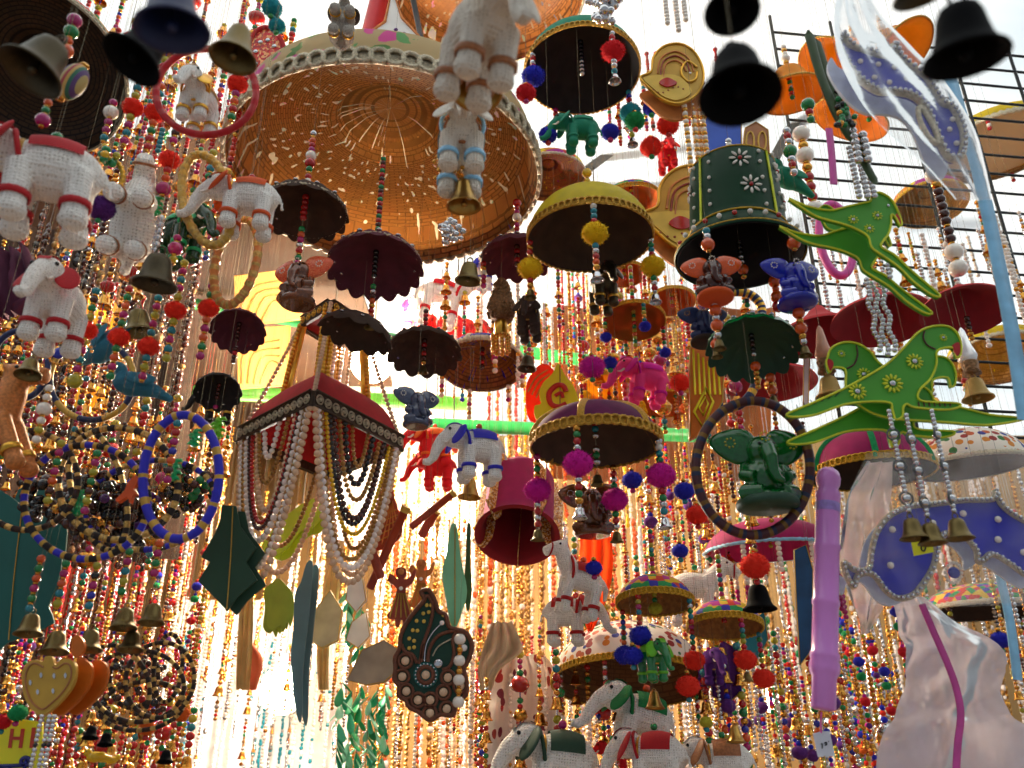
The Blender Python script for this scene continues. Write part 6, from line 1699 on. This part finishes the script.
# cloths hanging in the middle
sheet_rows('hanging_cloth', 'scarlet orange cloth hanging under the purple umbrella', [(581, 610, 520), (580, 612, 545), (578, 612, 575), (586, 606, 600), (583, 600, 616), (588, 592, 632)], 1.4, 'silk_scarlet', .012, 16, 4, 21, cat='cloth')
sheet_rows('hanging_cloth', 'white cloth printed with maroon flowers at the bottom centre', [(500, 545, 655), (494, 556, 672), (490, 560, 700), (488, 562, 730), (486, 560, 780)], 1.5, 'flower_print', .02, 20, 4, 23, cat='cloth')
sheet_rows('hanging_cloth', 'cream shawl folded above the flower printed cloth', [(492, 512, 622), (486, 520, 640), (482, 522, 652), (478, 500, 670), (480, 492, 690)], 1.42, 'shawl_cream', .014, 16, 4, 25, cat='cloth')
sheet_rows('hanging_cloth', 'orange cloth behind the bead strands at the left', [(74, 112, 296), (70, 116, 315), (72, 112, 338), (84, 96, 352)], 1.5, 'silk_orange', .02, 14, 4, 27, cat='cloth')
sheet_rows('hanging_cloth', 'second orange cloth low among the left bead strands', [(78, 110, 388), (76, 112, 402), (80, 108, 412)], 1.5, 'silk_orange', .02, 14, 4, 28, cat='cloth')
sheet_rows('hanging_cloth', 'dim magenta cloth at the left edge beside the front facing elephant', [(-10, 28, 248), (-10, 36, 275), (-10, 34, 300), (-10, 22, 316)], 1.1, 'velvet_plum', .02, 14, 4, 29, cat='cloth')
sheet_rows('hanging_cloth', 'pale pink sash hanging by the dark green leaf cutout', [(236, 252, 565), (240, 254, 600), (238, 252, 650), (236, 250, 690)], 1.5, 'silk_sash', .012, 10, 4, 31, cat='cloth')
sheet_rows('hanging_cloth', 'coral sash at the side of the dazzling bulb', [(238, 250, 640), (240, 262, 660), (240, 256, 690)], 1.6, 'silk_coral', .012, 10, 4, 33, cat='cloth')
sheet_rows('hanging_cloth', 'gold sash falling left of the slate leaf', [(326, 342, 565), (322, 338, 600), (316, 330, 640), (318, 328, 690)], 1.6, 'silk_sash', .012, 10, 4, 35, cat='cloth')
# gold pear drop
def pear(label, px, py, d):
    c = W(px, py, d); u = d / FPX; root = thing('pear_drop', label, 'drop', c)
    q = random.Random(4)
    mb = MB().lathe([(.001, 34 * u), (4 * u, 33 * u), (7 * u, 22 * u), (13 * u, 6 * u), (14 * u, -4 * u), (10 * u, -13 * u), (.001, -16 * u)], 20)
    for i in range(220):
        a, t = q.uniform(0, 6.28), q.uniform(-14, 30); r_ = 13.6 * math.sqrt(max(.02, 1 - ((t + 2) / 17) ** 2)) if t < 0 else 13.4 - t * .24 if t < 26 else 6
        mb.sphere((math.cos(a) * r_ * u, math.sin(a) * r_ * u, t * u), 1.7 * u, 6, 4)
    part('beaded_body', mb, 'tassel_brown', root)
    part('collar', MB().lathe([(5 * u, -14 * u), (6.5 * u, -17 * u), (6.5 * u, -30 * u), (5 * u, -32 * u), (.001, -32 * u)], 16), 'gold', root)
    for i in range(9):
        a = i * 2 * PI / 9; strand(root, (math.cos(a) * 8 * u, math.sin(a) * 8 * u, -31 * u), 'ddddd', 2.2 * u, string='string')
    to_roof(root, 34 * u)
pear('gold beaded pear drop beside the plum scalloped umbrella', 501, 308, 1.2)
def spire(label, px, py, d, m_='wood_rose'):
    c = W(px, py, d); u = d / FPX; root = thing('glass_spire', label, 'drop', c)
    part('spire_glass', MB().lathe([(.001, 34 * u), (3 * u, 30 * u), (6 * u, 12 * u), (9 * u, 2 * u), (7 * u, -4 * u), (.001, -4 * u)], 16), m_, root)
    part('collar', MB().lathe([(7 * u, -4 * u), (8.5 * u, -6 * u), (7 * u, -12 * u), (9 * u, -18 * u), (.001, -18 * u)], 16), 'tassel_brown', root)
    bell(root, (0, 0, -44 * u), 15 * u, 'frame_gold')
    to_roof(root, 34 * u)
spire('rose glass spire over a gold bell left of the parrot pair', 824, 356, 1.0)
spire('clear glass spire over a gold bell right of the parrot pair', 968, 358, 1.0, 'bead_glass')

block('white reflector board added behind the dazzling low bulb', [(180, 600), (345, 600), (350, 800), (165, 800)], 'paper_white', 4.0, .01, 'reflector_board', 'board')  # reflector added close behind the bulb so this corner glows white
block('white reflector board added right of the pavilion swags', [(335, 380), (490, 380), (490, 540), (335, 540)], 'paper_white', 3.95, .01, 'reflector_board', 'board')  # second added reflector, brightens the gap beside the swags
# ================================================================== the crowded rows of garlands at the back
def garland_mesh(key, seq, br, n, seed, pom=None, bellm=None):
    """one whole far garland as a single mesh; the materials follow seq's letters"""
    def f():
        q = random.Random(seed); mb = MB(); z = 0; ms = sorted(set(seq))
        for i in range(n):
            k = seq[i % len(seq)] if len(seq) < 12 else q.choice(seq)
            b = br * (q.uniform(.7, 1.25))
            z -= b * .9
            mb.sphere((0, 0, z), (b, b, b * .9), 7, 5, ms.index(k))
            if pom and q.random() < pom:
                z -= b * 2.6; mb.sphere((0, 0, z), (b * 2.5, b * 2.5, b * 2.1), 10, 7, ms.index(q.choice(seq)), fn=lambda v: v * (1 + q.uniform(-.1, .1))); z -= b * 2.2
            if bellm and q.random() < bellm:
                z -= b * 4.6; mb.lathe([(r_ * b * 2.4, zz_ * b * 2.4 + z) for r_, zz_ in BELL], 9, ms.index('d') if 'd' in ms else 0); z -= b * .6
            z -= b * .9
        mb.tube([(0, 0, 0), (0, 0, z)], br * .16, 4, 0)
        me = mb.mesh('garland', len(ms)); return me, ms, -z
    return cached(key, f)
SCH = {  # scheme: letters, mean bead radius (m), count, pompom chance, bell chance, words
    'gold': ('dddddddwdydd', .0042, 90, 0, .03, 'gold bead'),
    'pearl': ('wwwwwwwwdww', .0046, 80, 0, .0, 'pearl'),
    'silver': ('ssssssswsdws', .0042, 90, .0, .03, 'silver bead'),
    'mixed': ('rgtmoybdsrmgdo', .0046, 80, .04, .05, 'many coloured bead'),
    'red': ('rrrcdrndrrro', .0044, 80, .05, .03, 'red bead'),
    'pomp': ('cbmogrvcsdb', .0044, 60, .16, .05, 'pompom'),
    'chunky': ('rgtmoybdmrgod', .0068, 50, .07, .03, 'big bead'),
    'belled': ('ddsdrdgd', .005, 60, .02, .14, 'bell hung bead'),
    'brown': ('nnddkndnrnn', .0044, 80, .02, .06, 'brown and gold bead'),
}
def far(scheme, px, py, d, where, variant=0, to=None):
    seq, br, n, pc, bc, words_ = SCH[scheme]
    if to: n = max(6, int((to - py) * d / FPX / (br * 1.95 * (1 + pc * 4 + bc * 3.4))))
    n = max(10, round(n / 14) * 14)
    me, ms, L = garland_mesh((scheme, variant, n), seq, br, n, variant * 31 + 7, pc, bc)
    c = W(px, py, d)
    o = part(('pompom' if scheme == 'pomp' else scheme if scheme != 'mixed' else 'bead') + '_garland', me, ['bead_' + k if scheme != 'pomp' else 'felt_' + k if k not in 'sdw' else 'bead_' + k for k in ms])
    o.location = c; o.rotation_euler = (0, 0, rnd.uniform(0, 6.28))
    tag(o, f'{words_} garland in the rows {where}', 'garland', f'{words_} garlands {where}')
    th = part('cord', m_rod(), 'string', o, (0, 0, 0), (CORD, CORD, max(.01, TOP - c.z)))
    ROOF.append(th)
# zones: x0, x1, first y range, last y, depths, how many, schemes, where
Z_ = [
 (-5, 95, 560, 780, (1.35, 2.2), 20, ('mixed', 'brown', 'red', 'pomp'), 'behind the pewter bells'),
 (95, 210, 560, 790, (1.3, 2.2), 30, ('red', 'brown', 'mixed', 'pomp', 'gold'), 'around the bunch of brown bangles'),
 (170, 245, 420, 700, (1.7, 2.6), 14, ('gold', 'pearl', 'red'), 'between the bangle tangle and the pavilion'),
 (0, 150, 225, 520, (1.15, 1.7), 26, ('brown', 'mixed', 'brown', 'red'), 'behind the left bead strands'),
 (90, 250, 60, 330, (1.15, 1.7), 24, ('mixed', 'red', 'brown', 'mixed'), 'behind the red hoop'),
 (400, 520, 470, 640, (1.9, 2.8), 26, ('gold', 'gold', 'pearl'), 'under the red elephants'),
 (330, 480, 600, 790, (1.7, 2.6), 18, ('gold', 'pearl', 'silver'), 'behind the green pearl pendant'),
 (455, 570, 610, 790, (1.45, 2.2), 24, ('silver', 'gold', 'mixed', 'red'), 'beside the flower printed cloth'),
 (640, 720, 440, 600, (1.5, 2.3), 18, ('mixed', 'gold', 'red', 'pomp'), 'between the purple umbrella and the maroon hoop'),
 (560, 720, 660, 800, (1.55, 2.2), 26, ('silver', 'silver', 'mixed', 'gold'), 'below the broad umbrella'),
 (705, 835, 640, 800, (1.35, 2.2), 32, ('silver', 'gold', 'silver', 'pomp'), 'under the magenta fringed umbrella'),
 (835, 900, 600, 800, (1.3, 2.0), 20, ('gold', 'pomp', 'silver', 'pomp'), 'between the pink flute and the milky plastic'),
 (980, 1035, 500, 760, (1.3, 1.9), 12, ('silver', 'gold', 'brown'), 'at the right of the milky plastic'),
 (690, 810, 420, 560, (1.3, 1.9), 20, ('gold', 'brown', 'gold'), 'behind the maroon hoop'),
 (560, 700, 250, 440, (1.7, 2.4), 28, ('mixed', 'gold', 'red', 'pomp'), 'under the yellow umbrella'),
 (800, 1024, 210, 330, (1.5, 2.0), 16, ('silver', 'gold', 'pearl'), 'behind the flying green parrot'),
 (500, 570, 300, 420, (1.6, 2.3), 10, ('gold', 'mixed', 'pearl'), 'left of the yellow mango leaf'),
 (95, 300, -40, 200, (1.35, 1.9), 20, ('chunky', 'red', 'mixed'), 'behind the blue black bell'),
 (440, 560, 250, 440, (1.5, 2.0), 12, ('belled', 'pearl', 'mixed'), 'around the gold pear drop'),
 (560, 760, 260, 450, (1.45, 1.9), 22, ('belled', 'chunky', 'red', 'gold'), 'around the hot pink elephant'),
 (600, 730, 40, 200, (1.5, 2.0), 12, ('red', 'pomp', 'mixed'), 'around the yellow peacock'),
 (830, 1030, 200, 430, (1.45, 1.62), 16, ('silver', 'pearl', 'belled'), 'before the wire grid'),
 (560, 720, 470, 720, (1.5, 1.9), 20, ('belled', 'chunky', 'silver', 'red'), 'around the patchwork umbrellas'),
 (0, 240, 380, 560, (1.2, 1.6), 22, ('chunky', 'brown', 'belled'), 'behind the bangle tangle'),
 (690, 840, 600, 790, (1.3, 1.7), 18, ('belled', 'pomp', 'silver', 'chunky'), 'below the pewter bell'),
 (460, 620, 640, 790, (1.3, 1.6), 12, ('belled', 'pearl', 'chunky'), 'between the toy elephants'),
 (165, 345, 590, 790, (1.9, 2.7), 22, ('silver', 'pearl', 'silver', 'belled'), 'around the dazzling low bulb'),
 (50, 200, 690, 800, (1.1, 1.5), 16, ('chunky', 'belled', 'red'), 'under the brown bangles'),
]
for zi, (x0, x1, y0, y1, (d0, d1), n, sch, where) in enumerate(Z_):
    q = random.Random(100 + zi)
    for i in range(n):
        x = x0 + (x1 - x0) * (i + q.random()) / n
        y = y0 + (y1 - y0) * .35 * q.random()
        far(sch[(i * 7 + zi) % len(sch)], x, y, q.uniform(d0, d1), where, i % 2, to=y1 - q.uniform(0, .25) * (y1 - y0))
# bead curtains nobody could count
def curtain(label, x0, x1, y0, y1, d, step, br, mats, seed, swag=0):
    q = random.Random(seed)
    A = W((x0 + x1) / 2, (y0 + y1) / 2, d); n = Vector((0, -1, 0))
    mb = MB()
    x = x0
    while x < x1:
        top = on_plane(x, y0, A, n) + Vector((0, q.uniform(-.12, .12), 0)); bot = on_plane(x, y1, A, n)
        z = top.z; k = q.randrange(len(mats))
        while z > bot.z:
            b = br * q.uniform(.7, 1.3)
            mb.sphere(Vector((top.x + q.uniform(-.3, .3) * br, top.y, z)) - A, (b, b, b * q.uniform(.8, 1.6)), 5, 4, k if q.random() < .8 else q.randrange(len(mats)))
            z -= b * 2
        mb.tube([Vector((top.x, top.y, top.z)) - A, Vector((top.x, top.y, max(top.z, TOP))) - A], .0008, 3, 0)
        x += step * q.uniform(.6, 1.4)
    o = part('bead_curtain', mb.mesh('bead_curtain', len(mats)), mats); o.location = A
    tag(o, label, 'bead curtain', None, 'stuff')
curtain('dense gold bead curtain at the back of the stall in the centre', 400, 640, 440, 800, 3.4, 7, .009, ['bead_d', 'bead_gold_dull', 'pearl_tan', 'bead_w'], 1)
curtain('dense red and gold bead curtain at the back between bangles and pavilion', 60, 240, 420, 660, 3.5, 8, .009, ['bead_d', 'bead_r', 'bead_gold_dull', 'pearl_tan'], 2)
curtain('pale silver bead curtain at the back around the dazzling low bulb', 170, 345, 640, 800, 3.85, 8, .009, ['bead_s', 'pearl_white', 'bead_w', 'bead_t'], 3)
curtain('gold and silver tinsel bead curtain at the back on the right', 640, 1060, 450, 800, 3.3, 8, .009, ['bead_s', 'bead_d', 'bead_gold_dull', 'pearl_white'], 4)
curtain('many coloured bead curtain deep at the lower left', -20, 180, 640, 800, 2.8, 8, .009, ['bead_r', 'bead_n', 'bead_d', 'bead_s', 'bead_m'], 5)
curtain('gold bead curtain behind the pavilion swags', 225, 410, 500, 680, 3.5, 9, .009, ['bead_d', 'pearl_tan', 'pearl_white'], 6)
# mint green leaf garlands at the lower middle
def leaf_garland(label, px, py, d, n, seed, mats, s_=.016):
    q = random.Random(seed); c = W(px, py, d)
    root = thing('leaf_garland', label, 'garland', c, 'mint green leaf garlands')
    lm = cached('leafmesh', lambda: MB().sphere((0, 0, -1), (.42, .10, 1.0), 8, 6, fn=lambda v: Vector((v.x * (1 - .4 * v.z), v.y, v.z))).mesh('leaf'))
    z = 0
    for i in range(n):
        a = q.uniform(0, 6.28)
        part('leaf', lm, q.choice(mats), root, (0, 0, z), s_ * q.uniform(.8, 1.2), (R(q.uniform(15, 50)), 0, a)); z -= s_ * .62
    cord(root, z, 0, r=.001)
    to_roof(root)
    return root
for i, x in enumerate((342, 352, 361, 370, 378, 386)):
    leaf_garland('mint green leaf garland below the grey beige wooden cutout', x, 682 + (i * 37) % 14, 1.5 + .05 * (i % 3), 14, i, ('mint', 'emerald', 'mint_pale'))
for i, x in enumerate((350, 362)):
    g_ = leaf_garland('mint green leaf garland hung high by the white painted cutouts', x, 585 + i * 20, 1.6, 10, 20 + i, ('mint', 'emerald', 'mint_pale')); g_['group'] = 'high mint green leaf garlands'

curtain('dark brown bead curtain hanging behind the left bead strands and bangles', -40, 205, 215, 560, 1.85, 7, .008, ['bead_n', 'tassel_brown', 'bead_k', 'bead_gold_dull', 'bead_n'], 8)
curtain('amber and red bead curtain under the green rails in the middle', 490, 690, 330, 520, 2.95, 10, .008, ['bead_o', 'bead_d', 'bead_r', 'bead_x', 'bead_gold_dull'], 9)
sheet_rows('backing_cloth', 'dark brown cloth added for shade deep behind the left bead strands', [(-60, 190, 225), (-60, 196, 320), (-60, 190, 420), (-60, 186, 560)], 2.3, 'canvas_brown', .03, 24, 4, 41, cat='cloth')  # brown sheet added to deepen the dark between the left strands

curtain('silver and many coloured bead curtain nearer on the right behind the flute', 690, 1060, 520, 800, 2.7, 9, .008, ['bead_s', 'bead_d', 'bead_r', 'pearl_white', 'bead_g'], 18)
curtain('nearer gold and pearl bead curtain behind the green pearl pendant', 395, 660, 520, 800, 2.4, 9, .008, ['bead_d', 'pearl_white', 'bead_gold_dull', 'bead_o'], 19)
curtain('nearer red and brown bead curtain behind the strawberry', -30, 190, 560, 800, 2.45, 9, .008, ['bead_n', 'bead_r', 'bead_d', 'bead_k', 'bead_s'], 20)

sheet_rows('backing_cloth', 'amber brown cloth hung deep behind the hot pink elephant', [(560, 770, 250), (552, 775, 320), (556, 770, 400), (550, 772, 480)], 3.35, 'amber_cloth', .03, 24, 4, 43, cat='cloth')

# ================================================================== tie every cord to the first thing above it, else to the roof sheet
bpy.context.view_layer.update()
dg = bpy.context.evaluated_depsgraph_get()
def root_of(o):
    while o.parent: o = o.parent
    return o
roofset = {o.name for o in ROOF}
for o in ROOF:
    rt = root_of(o); p = o.matrix_world.translation.copy(); top = p.z + o.scale.z; z = p.z + .0015
    for _ in range(12):
        hit, loc, nrm, idx, ob, mw = scene.ray_cast(dg, Vector((p.x, p.y, z)), Vector((0, 0, 1)), distance=max(.001, top - z))
        if not hit: break
        if ob.name in roofset or root_of(ob) is rt or ob.name.startswith('bead_curtain') or ob.name.split('.')[0].endswith('garland'): z = loc.z + .0015; continue
        if loc.z - p.z < .006: z = loc.z + .0015; continue
        o.scale.z = max(.002, loc.z - p.z + .0015)
        break
